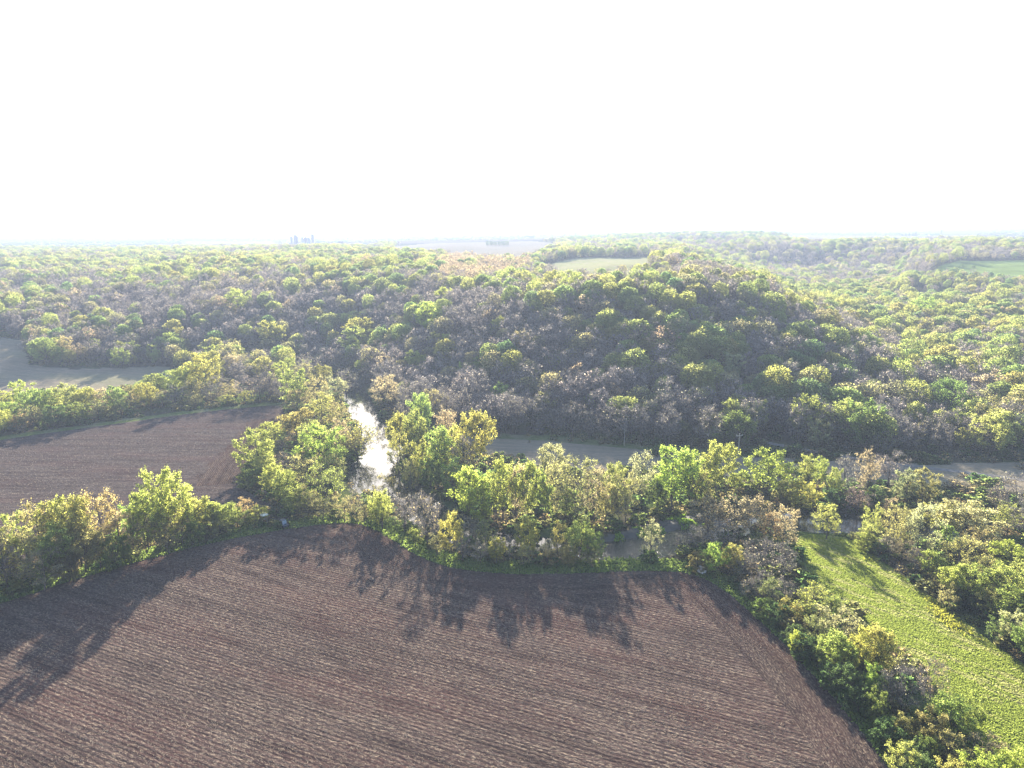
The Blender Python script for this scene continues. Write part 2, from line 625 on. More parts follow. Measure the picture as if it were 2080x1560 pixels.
# ------------------------------------------------------------------ trees
def tree_meshes(name, seed, H=14.0, W=10.0, clear=.22, limbs=13, stems=1, sub=6, twigs=5, leaves=9, leaf=.34,
                spread=.45, twig_w=.045, lean=(0, 0), lump=.28, fork=None, joined=False, bark='bark', twiglets=0, lowbias=0.0, shell=0):
    """returns (trunk mesh, crown mesh), or one joined mesh. Crown = twigs and leaves along limbs that grow to points of a lumpy envelope."""
    r = np.random.RandomState(seed)
    P0, P1, R0, R1 = [], [], [], []

    def path(a, b, r0, r1, up, k=4, wob=.04):
        a, b = np.array(a, float), np.array(b, float)
        L = np.linalg.norm(b - a)
        m = (a + b) / 2 + np.array([0, 0, up * L]) + r.normal(size=3) * wob * L
        pts = [(1 - t) ** 2 * a + 2 * t * (1 - t) * m + t * t * b for t in np.linspace(0, 1, k + 1)]
        for i in range(k):
            P0.append(pts[i]); P1.append(pts[i + 1])
            R0.append(r0 + (r1 - r0) * i / k); R1.append(r0 + (r1 - r0) * (i + 1) / k)
        return pts

    zc, hz = H * (clear + 1) / 2 - H * .02, H * (1 - clear) / 2
    lx, ly = lean
    rt = .018 * H * (1.0 if stems == 1 else .6)
    trunks = []
    for s in range(stems):
        an = r.uniform(0, 6.28)
        sp = 0 if stems == 1 else W * r.uniform(.12, .26)
        tip = (math.cos(an) * sp + lx, math.sin(an) * sp + ly, H * (.86 if stems == 1 else r.uniform(.6, .86)))
        base = (0 if stems == 1 else math.cos(an) * .25, 0 if stems == 1 else math.sin(an) * .25, -.35)
        trunks.append(path(base, tip, rt, rt * .18, .03, 7, .05))
    kd = r.normal(size=(9, 3))
    kd /= np.linalg.norm(kd, axis=1, keepdims=True)
    ka = r.uniform(-1, 1, 9)

    def env(d):
        return 1 + lump * float((ka * np.clip(kd @ d, 0, 1) ** 3).sum()) - lump * .15

    T0, T1 = [], []
    ga = math.pi * (3 - math.sqrt(5))
    for i in range(limbs):
        u = (i + .5) / limbs
        zz = -0.72 + lowbias + (1.68 - lowbias) * u + r.uniform(-.06, .06)
        zz = max(-.95, min(.98, zz))
        an = i * ga + r.uniform(-.5, .5)
        rad = math.sqrt(1 - zz * zz)
        d = np.array([math.cos(an) * rad, math.sin(an) * rad, zz])
        e = env(d) * r.uniform(.82, 1.0)
        sh = (1 + lx * 0)
        tgt = np.array([d[0] * W / 2 * e * sh + lx * (zc + d[2] * hz) / H, d[1] * W / 2 * e + ly * (zc + d[2] * hz) / H, zc + d[2] * hz * min(e, 1.06)])
        tk = trunks[i % stems]
        hd = math.hypot(tgt[0] - lx * .6, tgt[1] - ly * .6)
        zs = np.clip(tgt[2] - hd * r.uniform(.55, .95), H * clear * r.uniform(.55, 1.0), H * .84)
        if fork is not None:
            zs = H * fork * r.uniform(.8, 1.5)
        zt = np.array([p[2] for p in tk])
        st = np.array([np.interp(zs, zt, [p[c] for p in tk]) for c in range(3)])
        L = np.linalg.norm(tgt - st)
        lp = path(st, tgt, rt * .42 * max(.35, 1 - zs / H), .035, .10, 5, .07)
        lp = np.array(lp)
        for j in range(sub):
            t = .32 + .68 * (j + r.uniform(.2, .9)) / sub
            t = min(t, 1.0)
            q = np.array([np.interp(t * 5, np.arange(6), lp[:, c]) for c in range(3)])
            dd = (tgt - st) / L * .75 + r.normal(size=3) * .75 + np.array([0, 0, .25])
            dd /= np.linalg.norm(dd)
            ln = (L * .16 + W * .10) * r.uniform(.6, 1.15)
            b = q + dd * ln
            # keep inside the envelope
            o = (b - np.array([lx * b[2] / H, ly * b[2] / H, zc])) / np.array([W / 2, W / 2, hz])
            no = np.linalg.norm(o)
            if no > 1.08:
                b = q + (b - q) * .5
            sp_ = path(q, b, .035, .016, .06, 2, .06)
            for k in range(twigs):
                tt = r.uniform(.25, 1.0)
                c0 = q + (b - q) * tt
                dv = dd * .6 + r.normal(size=3) * .7 + np.array([0, 0, .3])
                dv /= np.linalg.norm(dv)
                T0.append(c0)
                T1.append(c0 + dv * r.uniform(.5, 1.25) * W * .1)
    T0, T1 = np.array(T0), np.array(T1)
    tv, tf = [], []
    if twig_w > 0:
        V, Fa = strips(T0, T1, np.full(len(T0), twig_w), r)
        tv.append(V); tf.append(Fa)
        if twiglets:
            k = np.repeat(np.arange(len(T0)), twiglets)
            t = r.uniform(.2, 1, (len(k), 1))
            a = T0[k] + (T1[k] - T0[k]) * t
            dv = (T1[k] - T0[k])
            b = a + dv * .35 + r.normal(size=(len(k), 3)) * np.linalg.norm(dv, axis=1, keepdims=True) * .4
            V, Fa = strips(a, b, np.full(len(k), twig_w * .8), r)
            tf.append(Fa + 3 * len(T0)); tv.append(V)
    LV, LF = np.zeros((0, 3)), np.zeros((0, 4), int)
    if leaves > 0:
        n = int(round(len(T0) * leaves))
        k = r.randint(0, len(T0), n)
        t = r.uniform(.25, 1.1, (n, 1))
        C = T0[k] + (T1[k] - T0[k]) * t + r.normal(size=(n, 3)) * spread * .5
        C[:, 2] = np.maximum(C[:, 2], .1)
        if shell:
            D = r.normal(size=(shell * 2, 3))
            D /= np.linalg.norm(D, axis=1, keepdims=True)
            D = D[D[:, 2] > -.3][:shell]
            e = np.array([env(d) for d in D])[:, None] * r.uniform(.80, 1.0, (len(D), 1))
            C = np.concatenate([C, np.array([0, 0, zc]) + D * e * np.array([W / 2, W / 2, hz])])
        LV, LF = leaf_quads(C, leaf, r)
    BV, BF = prisms(P0, P1, R0, R1, 5)
    TV = np.concatenate(tv) if tv else np.zeros((0, 3))
    TF = np.concatenate(tf) if tf else np.zeros((0, 3), int)
    nb, nt_ = len(BV), len(TV)
    if joined:
        V = np.concatenate([BV, TV, LV])
        fs = [BF, TF + nb, LF + nb + nt_]
        mi = np.concatenate([np.zeros(len(BF)), np.ones(len(TF)), np.full(len(LF), 2)])
        fs2 = [f for f in fs if len(f)]
        me = mesh_np(name, V, fs2, [M[bark], M['twig'], M['leaf']], mi)
        if len(LV):
            leaf_normals(me, nb + nt_, (lx * .5, ly * .5, zc - hz * .35), r)
        return me
    trunk = mesh_np(name + '_trunk', BV, BF, [M[bark]])
    V = np.concatenate([TV, LV])
    fs = [f for f in (TF, LF + nt_) if len(f)]
    mi = np.concatenate([np.zeros(len(TF)), np.ones(len(LF))])
    crown = mesh_np(name + '_crown', V, fs, [M['twig'], M['leaf']], mi)
    if len(LV):
        leaf_normals(crown, nt_, (lx * .5, ly * .5, zc - hz * .35), r)
    return trunk, crown


NOM_H, NOM_W = 14.0, 10.0
KIND = {}
for i in range(6):      # well-leafed, airy spring crowns
    KIND.setdefault('g', []).append(tree_meshes('leafy', 100 + i, clear=.12 + .03 * (i % 3), limbs=19 + i % 3, sub=6, twigs=4, leaves=26, leaf=.205, spread=.42, stems=1 + i % 2, lump=.36))
for i in range(5):      # half open crowns with twigs showing
    KIND.setdefault('s', []).append(tree_meshes('sparse', 200 + i, clear=.14 + .03 * (i % 3), limbs=16, sub=6, twigs=6, leaves=9, leaf=.19, spread=.38, stems=1 + i % 2, twiglets=2, twig_w=.05, lump=.38))
for i in range(4):      # still bare
    KIND.setdefault('b', []).append(tree_meshes('bare', 300 + i, clear=.16, limbs=17, sub=7, twigs=6, leaves=.8, leaf=.22, stems=1 + i % 2, twiglets=4, twig_w=.055, lump=.34))
for i in range(3):      # low dense bushes
    KIND.setdefault('h', []).append(tree_meshes('bush', 400 + i, H=NOM_H, W=NOM_W, clear=-.05, limbs=18, sub=6, twigs=5, leaves=22, leaf=.25, stems=4, lump=.35))
KIND['w'] = [tree_meshes('willow', 503, clear=.16, limbs=24, sub=8, twigs=6, leaves=3, leaf=.2, spread=.3, stems=2, twiglets=2, twig_w=.05, lump=.15, lowbias=.3, fork=.13)]
KIND['n'] = [tree_meshes('snag', 521, clear=.2, limbs=9, sub=4, twigs=3, leaves=0, stems=1, twiglets=1, twig_w=.07, lump=.4)]
KIND['p'] = [tree_meshes('white_snag', 531, clear=.55, limbs=7, sub=3, twigs=3, leaves=0, stems=1, twiglets=1, twig_w=.06, lump=.3, bark='bark_pale')]

TINT = {      # crown base colours
    'g': [(0.097, 0.118, 0.036), (0.107, 0.122, 0.039), (0.089, 0.115, 0.039), (0.112, 0.118, 0.045)],
    'bright': [(0.102, 0.135, 0.033)],
    'yellow': [(0.124, 0.130, 0.039)],
    'green': [(.070, .100, .032)],
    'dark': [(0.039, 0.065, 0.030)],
    'olive': [(0.097, 0.095, 0.045)],
    'pale': [(0.121, 0.130, 0.083)],
    's': [(0.112, 0.108, 0.051), (0.121, 0.112, 0.060), (0.102, 0.108, 0.048)],
    'tan': [(0.131, 0.112, 0.084)],
    'orange': [(0.141, 0.110, 0.063)],
    'b': [(0.112, 0.100, 0.075)],
    'grey': [(0.116, 0.110, 0.112)],
    'pink': [(0.131, 0.108, 0.120)],
}
WORD = {'g': 'yellow-green', 'bright': 'bright green', 'yellow': 'golden yellow', 'green': 'deep green', 'dark': 'dark green', 'olive': 'olive', 'pale': 'pale green',
        's': 'sparse yellowish', 'tan': 'tan', 'orange': 'orange-tinged', 'b': 'leafless brown', 'grey': 'leafless grey', 'pink': 'leafless pinkish', 'w': 'pale yellow', 'n': 'dark dead', 'p': 'white-barked'}

TREES = []          # specs collected first, labelled afterwards


def spec(zone, rows):
    for row in rows:
        px, pb, pt, w, k = row[:5]
        TREES.append(dict(zone=zone, px=px, pb=pb, pt=pt, w=w, k=k, tint=row[5] if len(row) > 5 else None, label=row[6] if len(row) > 6 else None))


spec('in the hedgerow between ploughed fields', [
    (-35, 1215, 1085, 90, 'g'), (12, 1190, 1064, 70, 'g'), (42, 1150, 1044, 58, 'g'), (88, 1150, 1013, 72, 's'), (132, 1140, 999, 75, 'g', 'yellow'), (165, 1150, 1003, 75, 'g'),
    (208, 1128, 990, 82, 's', 'orange'), (62, 1190, 1060, 88, 's'), (18, 1205, 1088, 78, 'b', 'pink'), (112, 1180, 1065, 85, 'g'), (172, 1165, 1065, 80, 'g', 'olive'), (250, 1132, 1032, 62, 's', 'tan'),
    (335, 1112, 961, 82, 'g', 'yellow', 'tallest golden tree of the hedgerow between the ploughed fields, with a broad divided top'), (368, 1105, 963, 72, 'g', 'yellow'), (303, 1118, 993, 58, 'g'), (272, 1118, 1030, 55, 'g', 'bright'), (412, 1085, 1004, 58, 'g'),
    (438, 1078, 1013, 52, 'g'), (388, 1098, 1016, 66, 's', 'yellow', 'yellowish tree leaning right on a long slanting trunk in the hedgerow between ploughed fields'), (458, 1080, 1020, 54, 'g'), (499, 1062, 1012, 40, 's', 'orange'),
    (526, 1064, 1031, 44, 'g', 'yellow', 'round golden tree at the right tip of the hedgerow, beside the white-topped shelter'), (484, 1070, 1032, 40, 'g'), (298, 1128, 1046, 56, 's'),
    (345, 1125, 1050, 60, 's', 'olive'), (205, 1155, 1072, 62, 's', 'olive'), (90, 1200, 1110, 70, 's', 'tan'), (140, 1180, 1100, 60, 'h', 'olive'), (240, 1150, 1082, 55, 'h', 'green'), (395, 1108, 1052, 45, 'h', 'green'), (450, 1090, 1050, 42, 's'),
])
spec('in the grove inside the river bend', [
    (604, 832, 753, 60, 'g'), (645, 832, 766, 48, 's'), (604, 840, 790, 44, 's', 'orange'), (566, 817, 770, 34, 'b'), (688, 817, 760, 45, 's', 'pale'), (500, 817, 758, 40, 'b', 'pink'), (530, 816, 766, 44, 'b'),
    (551, 812, 760, 44, 'b', 'tan'), (660, 872, 800, 68, 's', 'yellow'), (688, 880, 816, 45, 's'), (603, 896, 827, 76, 'g'), (640, 882, 836, 46, 'b'), (553, 920, 856, 48, 'g'),
    (524, 964, 878, 76, 'g'), (643, 930, 853, 62, 'g'), (656, 960, 870, 86, 'g', 'bright', 'widest bright green tree in the middle of the grove inside the river bend'), (573, 925, 891, 26, 'b', 'pink'), (692, 930, 852, 40, 's', 'tan'), (704, 930, 880, 30, 's'),
    (731, 926, 845, 72, 'w', 'yellow', 'umbrella-shaped willow leaning over the shining river from its left bank'), (560, 1010, 940, 50, 'g'), (622, 1000, 926, 66, 's'),
    (665, 1022, 942, 74, 's', 'yellow'), (680, 975, 920, 40, 's'), (585, 965, 917, 58, 'b'), (580, 1030, 951, 48, 'g'), (604, 1045, 984, 54, 'g'), (655, 1055, 1010, 55, 's'), (628, 1050, 988, 46, 's', 'olive'),
    (520, 990, 948, 58, 'h', 'green', 'dense deep green bush at the field corner left of the river grove'), (700, 1060, 1002, 44, 's'), (722, 1056, 988, 28, 'b'), (750, 1048, 974, 32, 'n', None, 'dark dead sapling standing in front of the bright river bend'),
    (771, 1062, 1002, 42, 'g'), (470, 812, 775, 40, 's'), (430, 818, 780, 35, 'b', 'grey'), (545, 980, 925, 46, 'g'), (620, 965, 905, 44, 's'),
])
spec('on the point right of the shining river', [
    (856, 898, 796, 50, 'g'), (815, 920, 825, 55, 'g', 'yellow'), (846, 930, 832, 48, 'g', None, 'tall slender yellow-green tree on a long bare trunk right of the shining river'), (908, 912, 822, 46, 's', 'tan'), (825, 882, 793, 42, 'b'),
    (965, 960, 830, 76, 'g', 'yellow', 'broad golden tree beside the pale field, tallest right of the shining river'), (812, 965, 871, 52, 's', 'yellow'), (892, 985, 863, 56, 'g'), (918, 980, 871, 50, 'g', 'yellow'), (860, 985, 898, 45, 'g'),
    (942, 990, 886, 60, 'b'), (790, 1002, 946, 46, 's', 'olive', 'low olive bushy tree hanging over the right bank of the shining river'), (965, 1065, 928, 82, 'g', 'bright', 'large rounded bright green tree in the middle of the riverside belt'), (1022, 1065, 926, 62, 'g'), (880, 1000, 925, 50, 'g', 'green'), (925, 1010, 930, 50, 'g'),
    (835, 990, 920, 40, 's'), (985, 1050, 960, 46, 'g'),
])
spec('along the near riverbank behind the ploughed field', [
    (776, 1076, 1000, 44, 'g'), (822, 1082, 1003, 54, 'b', 'grey'), (869, 1110, 995, 62, 'b', 'tan'), (914, 1060, 1017, 34, 's'), (920, 1126, 1042, 48, 'g', 'yellow'), (846, 1110, 1070, 36, 'g'),
    (985, 1112, 1042, 44, 's'), (955, 1092, 1034, 44, 's', 'grey'), (1072, 1122, 1044, 50, 'g', 'yellow', 'golden willow-like tree right above the dark river gap on the near riverbank'), (1136, 1132, 1054, 44, 's', 'yellow'), (1180, 1136, 1051, 58, 'g'), (1206, 1140, 1077, 44, 'g', 'green'),
    (1010, 1146, 1088, 34, 'g'), (1065, 1150, 1106, 34, 's'), (1112, 1150, 1110, 34, 's'), (1155, 1152, 1108, 36, 'g', 'olive'), (975, 1145, 1100, 36, 's', 'grey'), (890, 1130, 1080, 36, 's'), (1200, 1150, 1110, 32, 's'), (940, 1140, 1085, 38, 'b', 'grey'), (1035, 1140, 1085, 30, 'b', 'grey'),
    (740, 1066, 1020, 36, 's'), (800, 1090, 1050, 32, 'g', 'green'),
])
spec('in the belt between river and pale field', [
    (1122, 976, 901, 58, 'g', 'pale', 'pale green tree standing out alone in front of the pale field below the hill'), (1074, 1060, 931, 50, 'g'), (1174, 1065, 929, 84, 's', 'olive', 'broad olive tree with many slanting limbs in the belt between river and pale field'), (1209, 1060, 950, 50, 's', 'tan'), (1132, 1060, 938, 56, 's'),
    (1048, 1062, 934, 36, 's', 'tan'), (1105, 1060, 956, 42, 'g'), (1250, 1035, 937, 50, 'g'), (1271, 1062, 963, 56, 's', 'olive'), (1304, 1030, 914, 58, 's', 'pale'),
    (1365, 1036, 912, 88, 'g', 'bright', 'big bright green tree with a dark straight trunk in the belt beside the pale field'), (1400, 1030, 912, 58, 'g', 'bright'), (1455, 1010, 893, 76, 'g', 'yellow', 'tallest tree of the riverside belt, broad-topped and golden, against the dark hill foot'), (1494, 1005, 954, 36, 'g'),
    (1556, 1005, 919, 86, 'g', 'bright', 'wide spreading bright green tree alone in front of the dark hill foot'), (1330, 1040, 970, 44, 'g', 'green'), (1425, 1040, 960, 46, 'g', 'olive'), (1230, 1060, 985, 42, 'g', 'olive'), (1155, 1062, 990, 40, 'g', 'green'),
])
spec('on the bank by the second river gap', [
    (1440, 1076, 994, 76, 's', 'tan'), (1493, 1080, 993, 72, 's', 'tan'), (1530, 1076, 995, 62, 's', 'tan'), (1323, 1128, 1048, 42, 's', 'pale', 'small pale tree alone beside the sparkling river riffle'), (1464, 1116, 1054, 54, 'b', 'grey'), (1415, 1120, 1066, 48, 'b', 'grey'),
    (1388, 1116, 1072, 38, 'b', 'grey'), (1587, 1110, 1027, 58, 's', 'tan'), (1562, 1100, 1040, 40, 's', 'orange'), (1450, 1165, 1104, 54, 'g', 'bright', 'small bright green tree behind the pale bale at the field corner'), (1485, 1165, 1102, 38, 'g'), (1550, 1176, 1089, 84, 'b', 'grey'), (1592, 1178, 1106, 54, 'b', 'grey'),
    (1545, 1110, 1088, 50, 's', 'yellow'), (1510, 1170, 1120, 50, 'b'), (1420, 1160, 1120, 45, 'h', 'olive'),
    (1637, 986, 926, 34, 'g'), (1663, 987, 928, 30, 'g', 'yellow'), (1626, 1036, 960, 74, 'g', 'yellow', 'rounded golden tree with a drooping crown just left above the second river gap'), (1594, 1030, 974, 38, 'g', 'olive'), (1715, 1002, 921, 50, 'b', 'grey'), (1760, 1002, 913, 44, 's', 'tan'), (1802, 992, 917, 70, 'b', 'pink'),
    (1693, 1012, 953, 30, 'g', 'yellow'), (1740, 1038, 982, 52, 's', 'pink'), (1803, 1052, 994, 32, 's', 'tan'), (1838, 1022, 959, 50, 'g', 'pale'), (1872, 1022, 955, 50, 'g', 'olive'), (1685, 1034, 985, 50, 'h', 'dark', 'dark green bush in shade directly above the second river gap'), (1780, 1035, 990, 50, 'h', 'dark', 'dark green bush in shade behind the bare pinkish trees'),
    (1677, 1096, 1022, 52, 's', 'yellow', 'yellowish tree standing in front of the second river gap at the meadow tip'), (1769, 1110, 1028, 40, 's', 'yellow'), (1808, 1116, 1029, 48, 's'), (1862, 1130, 1012, 58, 's', 'pale'), (1836, 1112, 1022, 34, 's'), (1760, 1116, 1083, 46, 'h', 'yellow'),
    (1830, 1140, 1095, 40, 's', 'tan'), (1800, 1125, 1085, 36, 's', 'grey'), (1860, 1165, 1110, 40, 'b', 'tan'),
])
spec('in the grove beyond the green meadow', [
    (1960, 1086, 1002, 112, 'g', 'pale', 'largest dome-shaped pale green tree in the grove beyond the green meadow'), (1907, 1076, 1013, 58, 'g'), (2058, 1042, 957, 78, 'b', 'grey'), (2023, 1042, 982, 44, 'b', 'tan'), (2040, 1076, 1024, 50, 's', 'yellow'), (2078, 1090, 1026, 60, 'b', 'grey'),
    (1946, 1170, 1080, 72, 's'), (1892, 1180, 1117, 50, 'g', 'yellow'), (1931, 1216, 1140, 60, 'g', 'yellow'), (2046, 1160, 1102, 78, 'g', 'bright', 'round bright green tree at the right edge beside the blue river glimpse'), (2030, 1230, 1145, 78, 'g'), (2076, 1220, 1134, 66, 'g'), (1962, 1226, 1152, 58, 'g'), (1925, 1236, 1188, 40, 's'),
    (2050, 1272, 1192, 68, 'g', 'green'), (2055, 1312, 1247, 58, 'g', 'pale'), (2024, 1306, 1253, 40, 's', 'green'), (2086, 1345, 1262, 60, 'g', 'green'), (2006, 1255, 1195, 50, 'g', 'olive'), (2130, 1150, 1040, 90, 'g'), (2135, 1260, 1160, 90, 'g', 'green'), (2130, 1370, 1270, 80, 'g', 'green'), (2160, 1440, 1320, 90, 'g'),
    (1975, 1240, 1200, 44, 'h', 'dark'), (2000, 1190, 1130, 44, 's'), (1905, 1200, 1160, 36, 's', 'olive'), (1985, 1130, 1075, 50, 's', 'olive'), (1920, 1120, 1060, 40, 'h', 'green'),
])
spec('in the hedge between ploughed field and meadow', [
    (1545, 1216, 1157, 48, 'b', 'grey'), (1520, 1220, 1174, 34, 'b', 'tan'), (1563, 1230, 1170, 40, 's'), (1591, 1236, 1173, 46, 'b', 'grey'), (1650, 1266, 1190, 84, 's', 'yellow'), (1603, 1272, 1216, 44, 's', 'yellow'), (1692, 1270, 1208, 44, 'g'),
    (1700, 1312, 1234, 84, 's', 'pale'), (1655, 1310, 1249, 50, 's'), (1616, 1330, 1280, 36, 'g', 'bright'), (1548, 1252, 1214, 42, 'h', 'green'), (1690, 1360, 1284, 60, 'g'), (1705, 1372, 1290, 58, 'g'), (1748, 1372, 1273, 54, 'g', 'yellow'), (1785, 1376, 1266, 68, 'g'),
    (1768, 1420, 1350, 40, 'g', 'bright'), (1832, 1452, 1344, 76, 'b', 'grey', 'leafless purplish-grey tree in the middle of the hedge between ploughed field and meadow'), (1888, 1442, 1328, 52, 'b', 'orange', 'tall bare tree with an orange haze of buds beside the meadow'), (1808, 1432, 1374, 46, 'b', 'tan'), (1778, 1472, 1405, 46, 'g', 'green'), (1830, 1502, 1448, 46, 'g', 'olive'),
    (1926, 1492, 1410, 74, 'g'), (1890, 1520, 1449, 66, 'g', 'olive'), (1880, 1552, 1495, 46, 'g', 'green'), (1830, 1582, 1506, 58, 's', 'yellow'), (1928, 1560, 1489, 58, 's'), (2006, 1552, 1494, 66, 's', 'tan'), (1990, 1625, 1537, 78, 'g', 'bright'),
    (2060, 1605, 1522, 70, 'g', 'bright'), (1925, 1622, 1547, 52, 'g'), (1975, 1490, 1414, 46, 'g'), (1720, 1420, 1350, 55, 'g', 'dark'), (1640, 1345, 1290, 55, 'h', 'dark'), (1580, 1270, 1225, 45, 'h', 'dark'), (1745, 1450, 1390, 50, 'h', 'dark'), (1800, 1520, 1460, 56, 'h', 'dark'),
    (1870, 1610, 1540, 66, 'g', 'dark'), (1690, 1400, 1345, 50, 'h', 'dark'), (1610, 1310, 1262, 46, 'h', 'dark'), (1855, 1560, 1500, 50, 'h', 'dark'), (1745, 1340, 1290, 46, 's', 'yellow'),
])
spec('in tree belt behind the far ploughed field', [
    (47, 832, 776, 46, 'g', 'bright', 'rounded bright green tree rising above the left tree belt behind the far ploughed field'), (2, 850, 793, 42, 'g'), (90, 850, 788, 54, 'g'), (140, 848, 784, 58, 'g'), (176, 843, 786, 50, 'g', 'yellow'), (210, 840, 788, 40, 's', 'tan'), (236, 836, 786, 42, 'g'), (265, 828, 784, 36, 's'),
    (300, 826, 776, 44, 'g', 'yellow', 'golden round tree with a visible trunk at the end of the left tree belt'), (318, 800, 758, 46, 'g'), (376, 800, 735, 60, 'g', 'yellow'), (413, 802, 716, 62, 'g', 'yellow', 'tall egg-shaped golden tree, tallest behind the far ploughed field'), (346, 798, 756, 40, 'g'), (358, 824, 780, 44, 'b', 'grey'),
    (450, 812, 758, 40, 'b', 'grey'), (5, 882, 830, 40, 'g', 'yellow'), (36, 876, 838, 40, 's', 'orange'), (20, 862, 816, 40, 'g'), (115, 868, 825, 46, 'g', 'green'), (70, 868, 822, 46, 's'), (160, 862, 820, 46, 'g', 'green'), (200, 852, 812, 40, 's'), (250, 842, 806, 36, 's', 'green'),
    (-40, 870, 790, 60, 'g'), (-30, 895, 835, 50, 'g'), (65, 845, 792, 40, 'g'), (115, 838, 785, 40, 'g', 'yellow'), (285, 812, 775, 36, 'g'), (395, 815, 770, 44, 's', 'olive'), (330, 828, 792, 34, 's'), (500, 822, 790, 30, 's', 'yellow'), (400, 826, 800, 30, 's'), (460, 824, 800, 28, 's', 'yellow'),
])
N_FLAT = len(TREES)

# trees on the slopes: top pixel and crown width
HILL = [(762, 689, 38, 's', 'tan'), (845, 709, 42, 'g'), (733, 642, 62, 'g'), (722, 665, 60, 'g'), (872, 611, 60, 'g', 'bright'), (838, 613, 26, 'g', 'bright'), (976, 722, 32, 'g', 'bright'), (942, 736, 30, 'g'),
        (883, 672, 34, 'g'), (905, 676, 24, 'g', 'bright'), (1058, 668, 38, 's'), (1162, 682, 24, 'g'), (1160, 698, 30, 'g'), (1127, 721, 24, 'g', 'bright'), (1168, 727, 42, 'b'), (1216, 747, 42, 'g'), (1112, 771, 34, 'g'),
        (1093, 753, 34, 'g'), (1017, 781, 44, 'g'), (1195, 795, 22, 'g', 'bright'), (1258, 802, 40, 's'), (784, 760, 58, 's', 'tan'), (1437, 836, 48, 'g', 'olive'), (1391, 850, 30, 'g', 'olive'), (1828, 729, 46, 'g', 'bright'),
        (1872, 731, 44, 's'), (1602, 733, 46, 'g', 'pale'), (1491, 719, 46, 'g', 'pale'), (1935, 767, 72, 'g', 'green'), (1441, 636, 30, 'g'), (1469, 651, 30, 'g'), (1535, 638, 36, 'g'), (1665, 855, 46, 'g', 'pale'),
        (1745, 835, 50, 'g', 'pale'), (85, 684, 44, 'g'), (125, 683, 40, 's'), (240, 708, 32, 'g'), (205, 660, 36, 'b'), (310, 660, 36, 'b'), (360, 665, 30, 'g'), (550, 648, 56, 'g', 'yellow'), (480, 585, 50, 'g'), (460, 690, 56, 's'),
        (545, 760, 40, 'b'), (700, 745, 50, 'b'), (690, 705, 45, 'b'), (1010, 640, 30, 'g'), (900, 580, 36, 'g', 'bright'), (1040, 545, 30, 'g'), (1120, 545, 36, 'g', 'yellow'), (1160, 548, 44, 'g', 'yellow'), (1220, 552, 30, 'b'), (1290, 560, 34, 'b'),
        (1600, 590, 40, 'g'), (1640, 588, 44, 'g', 'olive'), (1690, 625, 44, 'g', 'olive'), (1540, 545, 40, 'g'), (1880, 605, 48, 'g', 'bright'), (1925, 615, 42, 'g'), (1790, 538, 44, 'g', 'pale'), (1905, 680, 44, 'g'), (2010, 700, 44, 's', 'olive')]

# ------------------------------------------------------------------ the ground as one sheet to the horizon
def grid_faces(nr, nc):
    i, j = np.meshgrid(np.arange(nr - 1), np.arange(nc - 1), indexing='ij')
    a = i * nc + j
    return np.stack([a, a + 1, a + nc + 1, a + nc], -1).reshape(-1, 4)


rows = list(np.arange(-90, 110, 10.0)) + list(np.arange(110, 345, 1.3)) + list(np.arange(345, 700, 4.0))
while rows[-1] < 9000:
    rows.append(rows[-1] * 1.02 + 1)
rows = np.array(rows)
us = np.linspace(-1.15, 1.15, 560)
gy, gu = np.meshgrid(rows, us, indexing='ij')
gx = gu * (np.maximum(gy, 0) + 75)
gz = zground(gx, gy)
V = np.stack([gx, gy, gz], -1).reshape(-1, 3)
me = mesh_np('ground', V, grid_faces(len(rows), len(us)), [M['ground']], smooth=True)
structure('ground', me, 'brown and green valley floor rising into wooded hills', 'ground')


def draped(name, P, step, m, label, cat, lift=.06, far=False, kind='structure'):
    """sheet over the terrain inside polygon P (world xy)"""
    x0, y0 = P.min(0)
    x1, y1 = P.max(0)
    nx, ny = max(2, int((x1 - x0) / step) + 1), max(2, int((y1 - y0) / step) + 1)
    yy, xx = np.meshgrid(np.linspace(y0, y1, ny), np.linspace(x0, x1, nx), indexing='ij')
    F_ = grid_faces(ny, nx)
    cx = xx.ravel()[F_].mean(1)
    cy = yy.ravel()[F_].mean(1)
    F_ = F_[inside(P, cx, cy)]
    used, inv = np.unique(F_, return_inverse=True)
    x, y = xx.ravel()[used], yy.ravel()[used]
    z = zground(x, y) + lift + (y * .0006 if far else 0)
    me = mesh_np(name, np.stack([x, y, z], 1), inv.reshape(-1, 4), [m], smooth=True)
    return structure(name, me, label, cat)


def ngon_sheet(name, P, z, m, label, cat):
    me = bpy.data.meshes.new(name)
    me.from_pydata([(float(a), float(b), z) for a, b in P], [], [list(range(len(P)))])
    me.materials.append(m)
    me.update()
    if me.polygons[0].normal.z < 0:
        me.flip_normals()
    return structure(name, me, label, cat)


